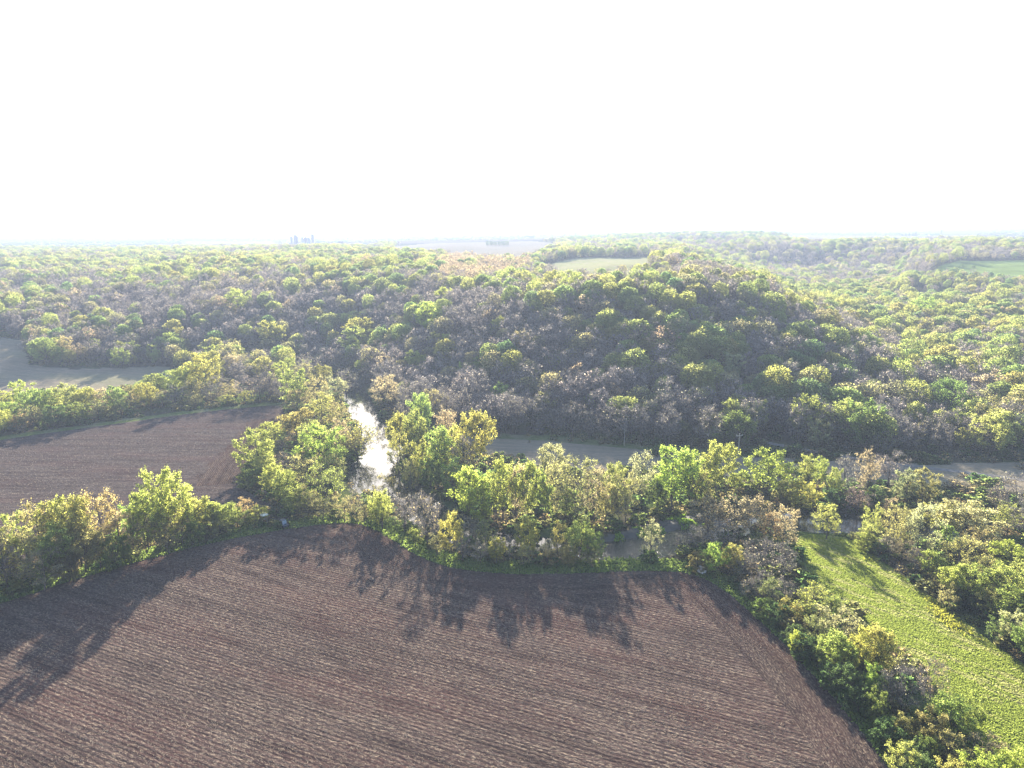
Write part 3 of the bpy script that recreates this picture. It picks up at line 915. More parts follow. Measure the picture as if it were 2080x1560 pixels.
def ribbon(name, L, w0, w1, z, m, label, cat, terrain=False, ragged=0.0):
    """strip from offset w0 to offset w1 (left of the direction is positive) along line L"""
    L = np.asarray(L)[:, :2]
    t = np.gradient(L, axis=0)
    t /= np.linalg.norm(t, axis=1, keepdims=True) + 1e-9
    nrm = np.stack([-t[:, 1], t[:, 0]], 1)
    k = 5
    rag = ragged * vnoise(np.arange(len(L)) * .9, np.zeros(len(L)) + .3, 9)
    vs, uv = [], []
    s = np.concatenate([[0], np.cumsum(np.linalg.norm(np.diff(L, axis=0), axis=1))])
    for j in range(k):
        o = w0 + (w1 + rag - w0) * j / (k - 1)
        q = L + nrm * np.asarray(o).reshape(-1, 1)
        zz = zground(q[:, 0], q[:, 1]) + z if terrain else np.full(len(q), z)
        vs.append(np.column_stack([q, zz]))
        uv.append(np.column_stack([s, np.full(len(s), 0) + o]))
    V = np.stack(vs, 1).reshape(-1, 3)
    UV = np.stack(uv, 1).reshape(-1, 2)
    Fc = grid_faces(len(L), k)
    me = mesh_np(name, V, Fc, [m])
    if me.polygons[0].normal.z < 0:
        me.flip_normals()
    lay = me.uv_layers.new(name='UVMap')
    idx = np.empty(len(me.loops), np.int32)
    me.loops.foreach_get('vertex_index', idx)
    lay.data.foreach_set('uv', UV[idx].astype(np.float32).ravel())
    return structure(name, me, label, cat)


def resample(L, step):
    L = np.asarray(L, float)
    s = np.concatenate([[0], np.cumsum(np.linalg.norm(np.diff(L[:, :2], axis=0), axis=1))])
    t = np.arange(0, s[-1], step)
    return np.stack([np.interp(t, s, L[:, c]) for c in range(L.shape[1])], 1)


# near ploughed field
F1_EDGE = poly([(-330, 1325), (-150, 1275), (0, 1228), (150, 1178), (300, 1136), (420, 1105), (560, 1078), (640, 1067), (700, 1062), (740, 1066), (785, 1088),
                (840, 1126), (890, 1147), (950, 1160), (1060, 1168), (1200, 1164), (1310, 1159), (1400, 1163), (1455, 1186), (1520, 1240), (1600, 1313), (1700, 1424), (1785, 1530), (1830, 1600), (1900, 1730)])
F1_EDGE = resample(smooth_line(F1_EDGE, 2), 1.6)
F1 = np.concatenate([F1_EDGE, [[F1_EDGE[-1][0] + 4, -80], [-190, -80], [-190, 60]]])
ngon_sheet('ploughed_field', F1, .05, M['soil'], 'large brown ploughed field with straw flecks and curved edge', 'field')
M['headland'] = None


M['headland'] = soil_material('headland_rows', 0.0, (.034, .023, .022), (.079, .055, .047), (.21, .16, .118), .6, True)
_e = F1_EDGE[np.argmin(abs(F1_EDGE[:, 0] - flat(760, 1075)[0])):]
ribbon('headland', _e, -8.5, -.3, .054, M['headland'], 'strip of soil tilled along the curved field edge', 'field', ragged=.7)
ribbon('grass_verge', F1_EDGE, .0, 5.2, .03, M['verge'], 'green grass strip along the near ploughed field', 'grass strip', ragged=1.4)

# ploughed field on the left
F2 = smooth_line(poly([(-330, 962), (-150, 925), (0, 893), (200, 866), (400, 838), (540, 824), (582, 826), (575, 850), (545, 890), (505, 940), (480, 985), (520, 1010), (555, 1020), (545, 1040), (470, 1058), (250, 1092), (0, 1160), (-330, 1260)]), 2, True)
ngon_sheet('ploughed_field', F2, .05, M['soil_far'], 'flat brown ploughed field at left behind the golden hedgerow', 'field')
F2_TOP = resample(smooth_line(poly([(-330, 962), (-150, 925), (0, 893), (200, 866), (400, 838), (540, 824), (600, 818)]), 2), 2.0)
ribbon('grass_track', F2_TOP, .0, 6.0, .03, M['track_grass'], 'green grass strip behind the left ploughed field', 'grass strip', ragged=1.0)
F2_END = resample(poly([(578, 850), (548, 890), (508, 940), (482, 985)]), 2.0)
ribbon('headland', F2_END, 0.5, -12, .054, M['headland'], 'pale tilled strip at the right end of the left ploughed field', 'field', ragged=2)

# far left field, pale field at the hill foot, meadow
F3 = hpoly([(-300, 668), (-150, 676), (0, 684), (45, 692), (62, 742), (150, 750), (345, 744), (385, 762), (300, 785), (200, 796), (0, 806), (-300, 850)])
draped('fallow_field', F3, 3.0, M['stubble'], 'bare tan field at the foot of the left hills', 'field', .12)
F4 = poly([(940, 884), (1100, 892), (1280, 908), (1400, 919), (1500, 928), (1700, 936), (1880, 944), (2080, 938), (2350, 950), (2350, 1015), (2080, 1000), (1900, 985), (1700, 985), (1500, 985), (1400, 975), (1280, 960), (1100, 948), (960, 925)])
draped('fallow_field', F4, 1.5, M['stubble'], 'pale narrow field between the riverside trees and the dark hill foot', 'field', .08)
F4_TOP = resample(poly([(940, 884), (1100, 892), (1280, 908), (1400, 919), (1500, 928)]), 2.0)
ribbon('grass_track', F4_TOP, -2.0, 4.0, .10, M['track_grass'], 'faint green strip along the top of the pale field', 'grass strip', True, 1.0)
ROAD = resample(smooth_line(poly([(1560, 900), (1620, 912), (1720, 929), (1800, 941), (1900, 953), (2040, 970), (2200, 992), (2400, 1020)]), 2), 2.0)
ribbon('dirt_track', ROAD, -1.3, 1.3, .14, M['gravel'], 'pale dirt track crossing the field at the hill foot', 'track', True)
F5 = smooth_line(poly([(1618, 1085), (1680, 1088), (1735, 1096), (1790, 1140), (1880, 1203), (2000, 1298), (2080, 1352), (2250, 1470), (2300, 1700), (2110, 1700), (2030, 1560), (1965, 1480), (1900, 1400), (1790, 1300), (1690, 1220), (1615, 1150)]), 2, True)
ngon_sheet('meadow', F5, .04, M['meadow'], 'bright green meadow in mown streaks at lower right', 'meadow')
BAR = smooth_line(poly([(1215, 1092), (1290, 1072), (1370, 1050), (1450, 1040), (1480, 1052), (1430, 1068), (1360, 1090), (1290, 1104), (1215, 1108)]), 2, True)
draped('mud_bar', BAR, .9, M['mud'], 'grey mud bar with green tufts on the inside of the river', 'river bank', .05)

# river
Lr = resample(RIVER, 2.0)
t_ = np.gradient(Lr[:, :2], axis=0)
t_ /= np.linalg.norm(t_, axis=1, keepdims=True)
n_ = np.stack([-t_[:, 1], t_[:, 0]], 1)
offs = np.linspace(-1, 1, 7)
V = np.concatenate([np.stack([Lr[:, 0] + n_[:, 0] * o * (Lr[:, 2] + 1.6), Lr[:, 1] + n_[:, 1] * o * (Lr[:, 2] + 1.6), np.full(len(Lr), -.9)], 1)[:, None] for o in offs], 1)
me = mesh_np('river', V.reshape(-1, 3), grid_faces(len(Lr), 7), [M['water']], smooth=True)
if me.polygons[0].normal.z < 0:
    me.flip_normals()
structure('river', me, 'narrow winding river shining with sunlight between trees', 'river')

# fields on the uplands
def py_poly(pts):
    s = np.array([[(p[0] - 1040) / F / 1.022, p[1]] for p in pts])
    return np.stack([s[:, 0] * s[:, 1], s[:, 1]], 1)


F6 = py_poly([(1095, 560), (1140, 470), (1250, 458), (1320, 475), (1350, 620), (1330, 800), (1230, 815), (1150, 760), (1090, 680)])
draped('hilltop_field', F6, 5, M['clearing'], 'small pale green-tan field on top of the middle hill', 'field', .3)
F7 = py_poly([(800, 1100), (860, 900), (960, 800), (1060, 760), (1110, 880), (1120, 1150), (1140, 1500), (1080, 1800), (900, 1900), (800, 1600)])
draped('upland_field', F7, 12, M['stubble_far'], 'wide pale brown field on the plateau below the horizon', 'field', .5, True)
F8 = py_poly([(1360, 1270), (1560, 1250), (1590, 1330), (1500, 1420), (1370, 1420)])
draped('upland_field', F8, 8, M['stubble_far'], 'thin tan field strip in front of the wooded ridge on the horizon', 'field', .5, True)
F9 = py_poly([(1892, 705), (1915, 740), (1965, 790), (2080, 800), (2350, 790), (2350, 640), (2150, 628), (2060, 632), (2000, 645), (1930, 675)])
draped('pasture', F9, 5, M['pasture'], 'bright green sloping pasture at the right edge', 'pasture', .3)
F12 = py_poly([(2000, 1000), (2060, 930), (2350, 930), (2350, 1180), (2060, 1180)])
draped('upland_field', F12, 8, M['stubble_far'], 'pale field behind the pasture at the right edge', 'field', .5, True)


CLEAR = [py_poly([(548, 1480), (770, 1420), (775, 1980), (540, 1990)]), py_poly([(1600, 1500), (1700, 1300), (1830, 1330), (1985, 1500), (1990, 2480), (1600, 2600)]), py_poly([(370, 2050), (560, 1990), (560, 2700), (380, 2900)])]
draped('upland_field', CLEAR[0], 12, M['stubble_far'], 'pale farmyard field around the silos on the left horizon', 'field', 1.6, True)
draped('upland_field', CLEAR[1], 12, M['stubble_far'], 'long tan field in front of the right farm on the horizon', 'field', 1.6, True)
draped('upland_field', CLEAR[2], 14, M['stubble_far'], 'bright field strip left of the silos on the horizon', 'field', 1.6, True)


def patchwork_material():
    t = NT('distant_farmland')
    v = t.n('ShaderNodeTexVoronoi')
    v.inputs['Scale'].default_value = .0035
    v.inputs['Randomness'].default_value = .8
    t.l(t.coord((1, .45, 1), .2), v.inputs['Vector'])
    sep = t.n('ShaderNodeSeparateColor')
    t.l(v.outputs['Color'], sep.inputs[0])
    c = t.ramp(sep.outputs[0], [(0, (.11, .09, .07)), (.35, (.07, .09, .035)), (.6, (.13, .11, .08)), (.85, (.06, .075, .03))])
    c.node.color_ramp.interpolation = 'CONSTANT'
    return t.done(c, .95, spec=0.0)


FAR = py_poly([(-300, 1650), (1170, 2000), (1190, 2600), (1600, 2400), (1640, 1500), (2400, 1300), (2400, 8900), (-300, 8900)])
draped('distant_farmland', FAR, 60, patchwork_material(), 'hazy patchwork of pale fields along the horizon', 'fields', 1.0, True)
M['road_far'] = plain('pale_road', (.42, .40, .36), .9, .1, .02, 0.0)
for pts in ([(1102, 3200), (1128, 2500), (1165, 1900), (1210, 1560), (1262, 1400)], [(1118, 3600), (1150, 2900), (1200, 2200), (1245, 1850), (1300, 1700)]):
    ribbon('country_road', resample(py_poly(pts), 25), -5, 5, 1.8, M['road_far'], 'thin pale road running over the plateau to the horizon', 'road', True)

# ------------------------------------------------------------------ building the trees
ORD = ['leftmost', 'second from left', 'third from left', 'fourth from left', 'fifth from left', 'sixth from left', 'seventh from left', 'eighth from left', 'ninth from left', 'tenth from left',
       'eleventh from left', 'twelfth from left', 'thirteenth from left', 'fourteenth from left', 'fifteenth from left', 'sixteenth from left', 'seventeenth from left', 'eighteenth from left']
NAME = {'g': 'leafy_tree', 's': 'leafy_tree', 'b': 'bare_tree', 'h': 'bush', 'w': 'willow_tree', 'n': 'dead_tree', 'p': 'dead_tree'}
CAT = {'leafy_tree': 'tree', 'bare_tree': 'tree', 'bush': 'bush', 'willow_tree': 'tree', 'dead_tree': 'tree'}


def place_tree(x, y, z, h, w, k, tint, label, group, lean=0.0):
    v = KIND[k][rs.randint(len(KIND[k]))]
    nm = NAME[k]
    root = empty(nm, (x, y, z), rs.uniform(0, 6.283))
    root.scale = (w / NOM_W, w / NOM_W, h / NOM_H)
    tag(root, label, CAT[nm], group)
    tr = link('stem' if k == 'h' else 'trunk', v[0], root)
    cr = link('foliage' if k == 'h' else 'crown', v[1], root)
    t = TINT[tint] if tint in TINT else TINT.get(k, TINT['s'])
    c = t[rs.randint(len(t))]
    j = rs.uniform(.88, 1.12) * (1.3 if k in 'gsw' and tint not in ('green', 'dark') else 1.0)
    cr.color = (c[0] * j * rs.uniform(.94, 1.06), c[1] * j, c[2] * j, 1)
    return root


for t in TREES:
    x, y = flat(t['px'], t['pb'])
    x, y = float(x), float(y)
    _, _, dep = project(x, y, 0)
    w = t['w'] * dep / F * 1.12
    d = rays(t['px'], t['pt'])
    h = CAM_H + d[2] / d[1] * y           # where the ray through the top passes over the base
    t.update(x=x, y=y, z=float(zground(x, y)), h=float(max(2.0, h)) * 1.02, wm=float(w))
for (px, pt, w, k, *tint) in HILL:
    d = rays(px, pt)
    ys = np.linspace(215, 900, 2000)
    X, Z = d[0] / d[1] * ys, CAM_H + d[2] / d[1] * ys
    wm = w * ys * 1.03 / F
    hh = np.clip(1.3 * wm, 8, 17)
    ok = Z - zground(X, ys) < hh
    i = int(ok.argmax()) if ok.any() else 0
    y = ys[i]
    zone = ('on the left wooded slope' if px < 690 else 'on the wooded slope above the river' if px < 985 else 'on the shaded face of the middle hill' if px < 1380 and pt > 600 else
            'along the crest of the middle hill' if pt < 600 and px < 1760 else 'on the right part of the wooded hill' if px < 1780 else 'in the woods at the right')
    TREES.append(dict(zone=zone, px=px, pb=0, pt=pt, w=w, k=k, tint=tint[0] if tint else None, label=None, x=float(X[i]), y=float(y), z=float(zground(X[i], y)), h=float(hh[i]), wm=float(wm[i] * 1.1)))
WB = poly([(1268, 906)])[0]
TREES.append(dict(zone='', px=1268, k='p', tint=None, label='thin white-barked dead tree standing at the dark hill foot', x=WB[0], y=WB[1], z=0.0, h=9.5, wm=3.0))

for t in TREES:
    if not t['label']:
        size = 'tall' if t['h'] > 15 else 'small' if t['h'] < 9 else 'medium'
        shape = 'narrow' if t['wm'] / t['h'] < .5 else 'broad' if t['wm'] / t['h'] > .8 else ''
        t['key'] = ' '.join(v for v in (size, shape, WORD[t['tint'] or t['k']], 'bush' if t['k'] == 'h' else 'tree', t['zone']) if v)
groups = {}
for t in TREES:
    if not t['label']:
        groups.setdefault(t['key'], []).append(t)
for k_, L in groups.items():
    L.sort(key=lambda q: q['px'])
    for i, t in enumerate(L):
        t['label'] = k_ if len(L) == 1 else f"{k_}, {ORD[i]}"
for t in TREES:
    place_tree(t['x'], t['y'], t['z'] - .1, t['h'], t['wm'], t['k'], t['tint'], t['label'], ('bushes ' if t['k'] == 'h' else 'trees ') + t['zone'] if t['zone'] else None)

# ------------------------------------------------------------------ the woods
SRC = bpy.data.collections.new('woodland_sources')
SRC_N = {}


def source(key, n, tints, **kw):
    for i in range(n):
        me = tree_meshes('wood_' + key, 700 + 31 * len(SRC.objects), joined=True, **kw)
        o = bpy.data.objects.new('wood_%02d' % len(SRC.objects), me)
        c = tints[i % len(tints)]
        set_tint(me, tuple(v * 1.15 for v in c))
        SRC_N.setdefault(key, []).append(len(SRC.objects))
        SRC.objects.link(o)


source('leafy', 4, [(0.107, 0.122, 0.042), (0.092, 0.118, 0.045), (0.116, 0.120, 0.048), (0.082, 0.110, 0.042)], clear=.2, limbs=19, sub=5, twigs=4, leaves=5, leaf=.36, twig_w=.0, spread=.55, lump=.28, shell=2600)
source('thin', 3, [(0.116, 0.112, 0.068), (0.107, 0.105, 0.060), (0.102, 0.100, 0.068)], clear=.2, limbs=15, sub=5, twigs=4, leaves=2.5, leaf=.33, twig_w=.06, twiglets=3, lump=.25, shell=1000)
source('bare', 4, [(0.126, 0.115, 0.150), (0.126, 0.115, 0.135), (0.116, 0.110, 0.128), (0.136, 0.115, 0.143)], clear=.18, limbs=15, sub=7, twigs=5, leaves=.7, leaf=.28, twig_w=.06, twiglets=7, lump=.25)
source('tan', 2, [(0.136, 0.112, 0.093), (0.131, 0.105, 0.090)], clear=.2, limbs=15, sub=5, twigs=4, leaves=5, leaf=.34, twig_w=.06, twiglets=3, lump=.2)
source('green', 2, [(0.053, 0.085, 0.042), (0.063, 0.095, 0.045)], clear=.15, limbs=19, sub=5, twigs=4, leaves=5, leaf=.36, twig_w=0, spread=.55, shell=2600)
source('shrub', 3, [(0.073, 0.095, 0.039), (0.092, 0.095, 0.053), (0.053, 0.085, 0.033)], clear=-.1, H=NOM_H, W=NOM_W, limbs=10, sub=4, twigs=3, leaves=5, leaf=1.3, twig_w=.14, stems=3, spread=1.2, lump=.3)
source('weed', 2, [(.13, .105, .06), (.12, .10, .065)], clear=-.1, limbs=10, sub=4, twigs=4, leaves=.8, leaf=1.0, twig_w=.2, stems=4, twiglets=2, lump=.3)


def conifer_mesh(seed):
    r = np.random.RandomState(seed)
    n = 900
    z = 14 * (1 - np.sqrt(r.uniform(0, 1, n)))
    rad = (14 - z) / 14 * 3.2 * np.sqrt(r.uniform(.3, 1, n)) + .1
    a = r.uniform(0, 6.283, n)
    LV, LF = leaf_quads(np.stack([rad * np.cos(a), rad * np.sin(a), z + .6], 1), .7, r)
    BV, BF = prisms([[0, 0, -.3]], [[0, 0, 13]], [.25], [.04])
    return mesh_np('wood_conifer', np.concatenate([BV, LV]), [BF, LF + len(BV)], [M['bark'], M['leaf']], np.concatenate([np.zeros(len(BF)), np.ones(len(LF))]))


o = bpy.data.objects.new('wood_%02d' % len(SRC.objects), conifer_mesh(5))
set_tint(o.data, (.028, .042, .022))
SRC_N['conifer'] = [len(SRC.objects)]
SRC.objects.link(o)


def scatter_group(coll):
    ng = bpy.data.node_groups.new('place_on_points', 'GeometryNodeTree')
    ng.interface.new_socket('Geometry', in_out='INPUT', socket_type='NodeSocketGeometry')
    ng.interface.new_socket('Geometry', in_out='OUTPUT', socket_type='NodeSocketGeometry')
    gi, go = ng.nodes.new('NodeGroupInput'), ng.nodes.new('NodeGroupOutput')
    ci = ng.nodes.new('GeometryNodeCollectionInfo')
    ci.inputs['Collection'].default_value = coll
    ci.inputs['Separate Children'].default_value = True
    ci.inputs['Reset Children'].default_value = True
    ip = ng.nodes.new('GeometryNodeInstanceOnPoints')
    ip.inputs['Pick Instance'].default_value = True

    def att(nm, ty):
        n = ng.nodes.new('GeometryNodeInputNamedAttribute')
        n.data_type = ty
        n.inputs['Name'].default_value = nm
        return n.outputs['Attribute']
    ng.links.new(gi.outputs[0], ip.inputs['Points'])
    ng.links.new(ci.outputs[0], ip.inputs['Instance'])
    ng.links.new(att('src', 'INT'), ip.inputs['Instance Index'])
    ng.links.new(att('rot', 'FLOAT_VECTOR'), ip.inputs['Rotation'])
    ng.links.new(att('scl', 'FLOAT_VECTOR'), ip.inputs['Scale'])
    ng.links.new(ip.outputs[0], go.inputs[0])
    return ng


NG = scatter_group(SRC)


def scatter(name, pts, src, scl, label, cat):
    n = len(pts)
    me = bpy.data.meshes.new(name)
    me.vertices.add(n)
    me.vertices.foreach_set('co', np.asarray(pts, np.float32).ravel())
    me.attributes.new('src', 'INT', 'POINT').data.foreach_set('value', np.asarray(src, np.int32))
    rot = np.zeros((n, 3), np.float32)
    rot[:, 2] = rs.uniform(0, 6.283, n)
    rot[:, :2] = rs.normal(0, .05, (n, 2))
    me.attributes.new('rot', 'FLOAT_VECTOR', 'POINT').data.foreach_set('vector', rot.ravel())
    me.attributes.new('scl', 'FLOAT_VECTOR', 'POINT').data.foreach_set('vector', np.asarray(scl, np.float32).ravel())
    me.update()
    o = link(name, me)
    md = o.modifiers.new('place', 'NODES')
    md.node_group = NG
    tag(o, label, cat, kind='stuff')
    return o


BASE = [(-400, 668), (0, 683), (45, 690), (62, 744), (345, 744), (420, 772), (500, 788), (600, 800), (690, 772), (735, 790), (800, 835), (860, 868), (940, 882), (1100, 889), (1280, 903), (1400, 913), (1500, 918), (1570, 900), (1640, 912), (1750, 928), (2080, 926), (2500, 930)]


def jitter_grid(y0, y1, sp, smax=.86):
    out = []
    for y in np.arange(y0, y1, sp):
        n = int(2 * smax * y / sp)
        x = (np.arange(n) - n / 2) * sp + rs.uniform(-.45, .45, n) * sp
        out.append(np.stack([x, y + rs.uniform(-.45, .45, n) * sp], 1))
    return np.concatenate(out)


def pick(keys, probs, n):
    c = rs.choice(len(keys), n, p=np.asarray(probs) / sum(probs))
    return np.array([SRC_N[keys[i]][rs.randint(len(SRC_N[keys[i]]))] for i in c], np.int32)


G = np.concatenate([jitter_grid(205, 520, 6.2), jitter_grid(520, 1000, 8.0), jitter_grid(1000, 1650, 10.5)])
x, y = G[:, 0], G[:, 1]
z = zground(x, y)
px, py, dep = project(x, y, z)
ok = (py < np.interp(px, [b[0] for b in BASE], [b[1] for b in BASE])) & (px > -230) & (px < 2310)
for P in (F3, F4, F6, F7, F8, F9, F12, FAR, *CLEAR):
    ok &= ~inside(P, x, y)
ok &= line_dist(ROAD, x, y)[0] > 4
rg = np.full(x.shape, 99.0)
nr = y < 430
rg[nr] = river_gap(x[nr], y[nr])
ok &= rg > 2.5
# keep clear of the trees that stand as things of their own
own = np.array([(t['x'], t['y'], t['wm']) for t in TREES])
far_own = own[own[:, 1] > 200]
dmin = np.full(x.shape, 99.0)
near = ok & (y < 900)
idx = np.where(near)[0]
for (ox, oy, ow) in far_own:
    q = np.hypot(x[idx] - ox, y[idx] - oy) - ow * .42
    dmin[idx] = np.minimum(dmin[idx], q)
ok &= dmin > 1.0
x, y, z, px, py = x[ok], y[ok], z[ok], px[ok], py[ok]
n = len(x)
# how leafy each stretch is
lee = np.full(n, .5)
PXY = lambda pts: np.array(pts, float)
lee[inside(PXY([(850, 600), (1480, 575), (1680, 660), (1900, 760), (2090, 850), (2400, 940), (860, 940)]), px, py) & (y < 420)] = .25
lee[inside(PXY([(-400, 570), (600, 590), (860, 640), (860, 900), (-400, 900)]), px, py) & (y < 800)] = .2
lee[inside(PXY([(-400, 500), (800, 520), (820, 585), (-400, 585)]), px, py)] = .66
lee[inside(PXY([(1480, 560), (1680, 640), (1900, 750), (2090, 840), (2400, 930), (2400, 600), (1900, 560), (1600, 545)]), px, py)] = .70
lee[inside(PXY([(1540, 500), (2400, 540), (2400, 620), (1560, 580)]), px, py) & (y > 700)] = .22
lee = np.clip(lee + .42 * vnoise(x / 60, y / 60, 21) + .16 * vnoise(x / 22, y / 22, 22), .04, .92)
u = rs.uniform(0, 1, n)
src = np.where(u < lee * .80, pick(['leafy'], [1], n), np.where(u < lee * 1.0, pick(['thin', 'green'], [.6, .4], n), pick(['bare', 'thin', 'tan'], [.84, .13, .03], n)))
tanp = inside(PXY([(880, 545), (930, 520), (1020, 515), (1080, 535), (1060, 570), (960, 590), (880, 580)]), px, py)
src = np.where(tanp & (rs.uniform(0, 1, n) < .8), pick(['tan'], [1], n), src)
ridge = inside(py_poly([(1160, 1430), (1600, 1440), (1610, 2200), (1160, 2200)]), x, y)
src = np.where(ridge & (rs.uniform(0, 1, n) < .5), pick(['green'], [1], n), src)
hgt = rs.uniform(8.5, 14, n) * np.where(y > 1000, 1.1, 1.0)
hgt *= np.where((px > 1070) & (px < 1390) & (y > 375) & (y < 470), .62, 1.0) * np.where((px > 1860) & (y > 560) & (y < 700), .6, 1.0)
hgt *= np.where((y < 300), 1.15, 1.0) * np.where(rs.uniform(0, 1, n) < .2, .7, 1.0)
wid = hgt * rs.uniform(.62, .95, n) * np.where(y > 1000, 1.15, 1.0)
scl = np.stack([wid / NOM_W, wid / NOM_W, hgt / NOM_H], 1)

# the front row at the hill foot stands as single trees
score = dep[ok] + 60 * vnoise(x / 20, y / 20, 5)
front = (y < 420) & (px > -20) & (px < 2100) & (py - np.interp(px, [b[0] for b in BASE], [b[1] for b in BASE]) > -34)
fi = np.where(front)[0]
fi = fi[np.argsort(y[fi])]
sel = fi[rs.permutation(len(fi))[:150]] if len(fi) > 150 else fi
inv_key = {i: k for k, v in SRC_N.items() for i in v}
for i in sel:
    kk = {'leafy': 'g', 'thin': 's', 'bare': 'b', 'tan': 's', 'green': 'g'}[inv_key[int(src[i])]]
    tint = {'leafy': None, 'thin': 'olive', 'bare': 'grey', 'tan': 'tan', 'green': 'green'}[inv_key[int(src[i])]]
    where = 'at foot of the left hills' if px[i] < 690 else 'at foot of the middle hill' if px[i] < 1400 else 'at foot of the right hill'
    word = WORD[tint or kk]
    size = 'taller' if hgt[i] > 11.3 else 'lower'
    place_tree(float(x[i]), float(y[i]), float(z[i]) - .1, float(hgt[i]), float(wid[i]), kk, tint, f'{size} {word} tree in front row of woods {where}', f'{size} {word} trees {where}')
keep = np.ones(n, bool)
keep[sel] = False
scatter('woodland', np.stack([x, y, z - .2], 1)[keep], src[keep], scl[keep], 'mixed spring woodland covering the hills behind the river', 'woods')

# underwood on the hill floor hides the soil between trunks
G = jitter_grid(205, 460, 4.6)
x, y = G[:, 0], G[:, 1]
z = zground(x, y)
px, py, dep = project(x, y, z)
ok = (py < np.interp(px, [b[0] for b in BASE], [b[1] for b in BASE]) + 4) & (px > -150) & (px < 2230)
for P in (F3, F4):
    ok &= ~inside(P, x, y)
ok &= line_dist(ROAD, x, y)[0] > 3
ok &= (river_gap(x, y) > 1.0)
x, y, z = x[ok], y[ok], z[ok]
n = len(x)
s = rs.uniform(1.5, 3.6, n)
scatter('underwood', np.stack([x, y, z - .1], 1), pick(['shrub', 'weed', 'bare'], [.4, .4, .2], n), np.stack([s * 1.25 / NOM_W, s * 1.25 / NOM_W, s / NOM_H], 1), 'low brush under the trees at the hill foot', 'brush')

# woods and hedges far out on the plateau
G = np.concatenate([jitter_grid(1650, 3200, 19, .83), jitter_grid(3200, 8500, 42, .83)])
x, y = G[:, 0], G[:, 1]
z = zground(x, y)
px, py, dep = project(x, y, z)
nz = vnoise(x / 330, y / 520, 31) + .5 * vnoise(x / 120, y / 200, 32)
ok = (nz > .42) | ((y > 5600) & (nz > -.1)) | (abs(vnoise(x / 500, y / 260, 33)) < .022)
ok |= inside(py_poly([(1160, 1430), (1600, 1440), (1610, 2200), (1160, 2200)]), x, y)
for P in (F7, *CLEAR):
    ok &= ~inside(P, x, y)
x, y, z = x[ok], y[ok], z[ok]
n = len(x)
k = np.where(y > 3200, 2.3, 1.45)
h = rs.uniform(8, 12, n) * np.where(y > 3200, 1.2, 1.0)
w = rs.uniform(8, 12, n) * k
scatter('distant_woods', np.stack([x, y, z - .3], 1), pick(['leafy', 'green', 'bare', 'thin'], [.4, .25, .2, .15], n), np.stack([w / NOM_W, w / NOM_W, h / NOM_H], 1), 'hazy woods and tree lines toward the horizon', 'woods')

# ------------------------------------------------------------------ ground cover in the valley
G = jitter_grid(72, 345, 2.5, 1.0)
x, y = G[:, 0], G[:, 1]
z = zground(x, y)
px, py, dep = project(x, y, z)
base = np.interp(px, [b[0] for b in BASE], [b[1] for b in BASE])
ok = (py > base) & (px > -250) & (px < 2330) & (river_gap(x, y) > .6)
for P in (F1, F2, F3, F5):
    ok &= ~inside(P, x, y)
ok &= ~(inside(F4, x, y) & (vnoise(x / 8, y / 8, 44) + rs.uniform(-.5, .5, len(x)) < .62))
e1, _ = line_dist(F1_EDGE[::2], x, y)
open_v = (e1 < 4.2) & (px > 600) & (px < 1420)
ok &= ~open_v & (e1 > 1.3)
e2, _ = line_dist(F2_TOP[::2], x, y)
ok &= e2 > 5.5
ok &= line_dist(ROAD, x, y)[0] > 3.2
ok &= ~(inside(BAR, x, y) & (rs.uniform(0, 1, len(x)) > .12))
ok &= line_dist(F4_TOP, x, y)[0] > 4.5
ok &= rs.uniform(0, 1, len(x)) < np.where(vnoise(x / 9, y / 9, 41) > -.25, .9, .35)
x, y, z = x[ok], y[ok], z[ok]
n = len(x)
s = rs.uniform(.5, 1.5, n) ** 1.6 * 1.5 + .3
s *= np.where(line_dist(F1_EDGE[::2], x, y)[0] < 3.5, .55, 1.0)
scatter('undergrowth', np.stack([x, y, z - .05], 1), pick(['shrub', 'weed'], [.68, .32], n), np.stack([s * 1.5 / NOM_W, s * 1.5 / NOM_W, s / NOM_H], 1), 'low green and brown undergrowth beneath the valley trees', 'undergrowth')


def tufts(name, x, y, z, hgt, label, color, blades=4, width=.3):
    n = len(x)
    k = np.repeat(np.arange(n), blades)
    m = len(k)
    bx, by = x[k] + rs.normal(0, .16, m), y[k] + rs.normal(0, .16, m)
    a = rs.uniform(0, 6.283, m)
    h = hgt[k] * rs.uniform(.6, 1.2, m)
    w = width * rs.uniform(.6, 1.3, m)
    dx, dy = np.cos(a) * w, np.sin(a) * w
    lx, ly = rs.normal(0, .35, m) * h, rs.normal(0, .35, m) * h
    P = np.stack([np.stack([bx - dx, by - dy, z[k] - .02], 1), np.stack([bx + dx, by + dy, z[k] - .02], 1), np.stack([bx + dx * .5 + lx, by + dy * .5 + ly, z[k] + h], 1), np.stack([bx - dx * .5 + lx, by - dy * .5 + ly, z[k] + h * .85], 1)], 1)
    me = mesh_np(name, P.reshape(-1, 3), np.arange(4 * m).reshape(m, 4), [M['blade']])
    o = link(name, me)
    o.color = (*color, 1)
    tag(o, label, 'grass', kind='stuff')
    return o


def in_poly_points(P, n):
    x0, y0 = P.min(0)
    x1, y1 = P.max(0)
    x, y = rs.uniform(x0, x1, n), rs.uniform(y0, y1, n)
    k = inside(P, x, y)
    return x[k], y[k]


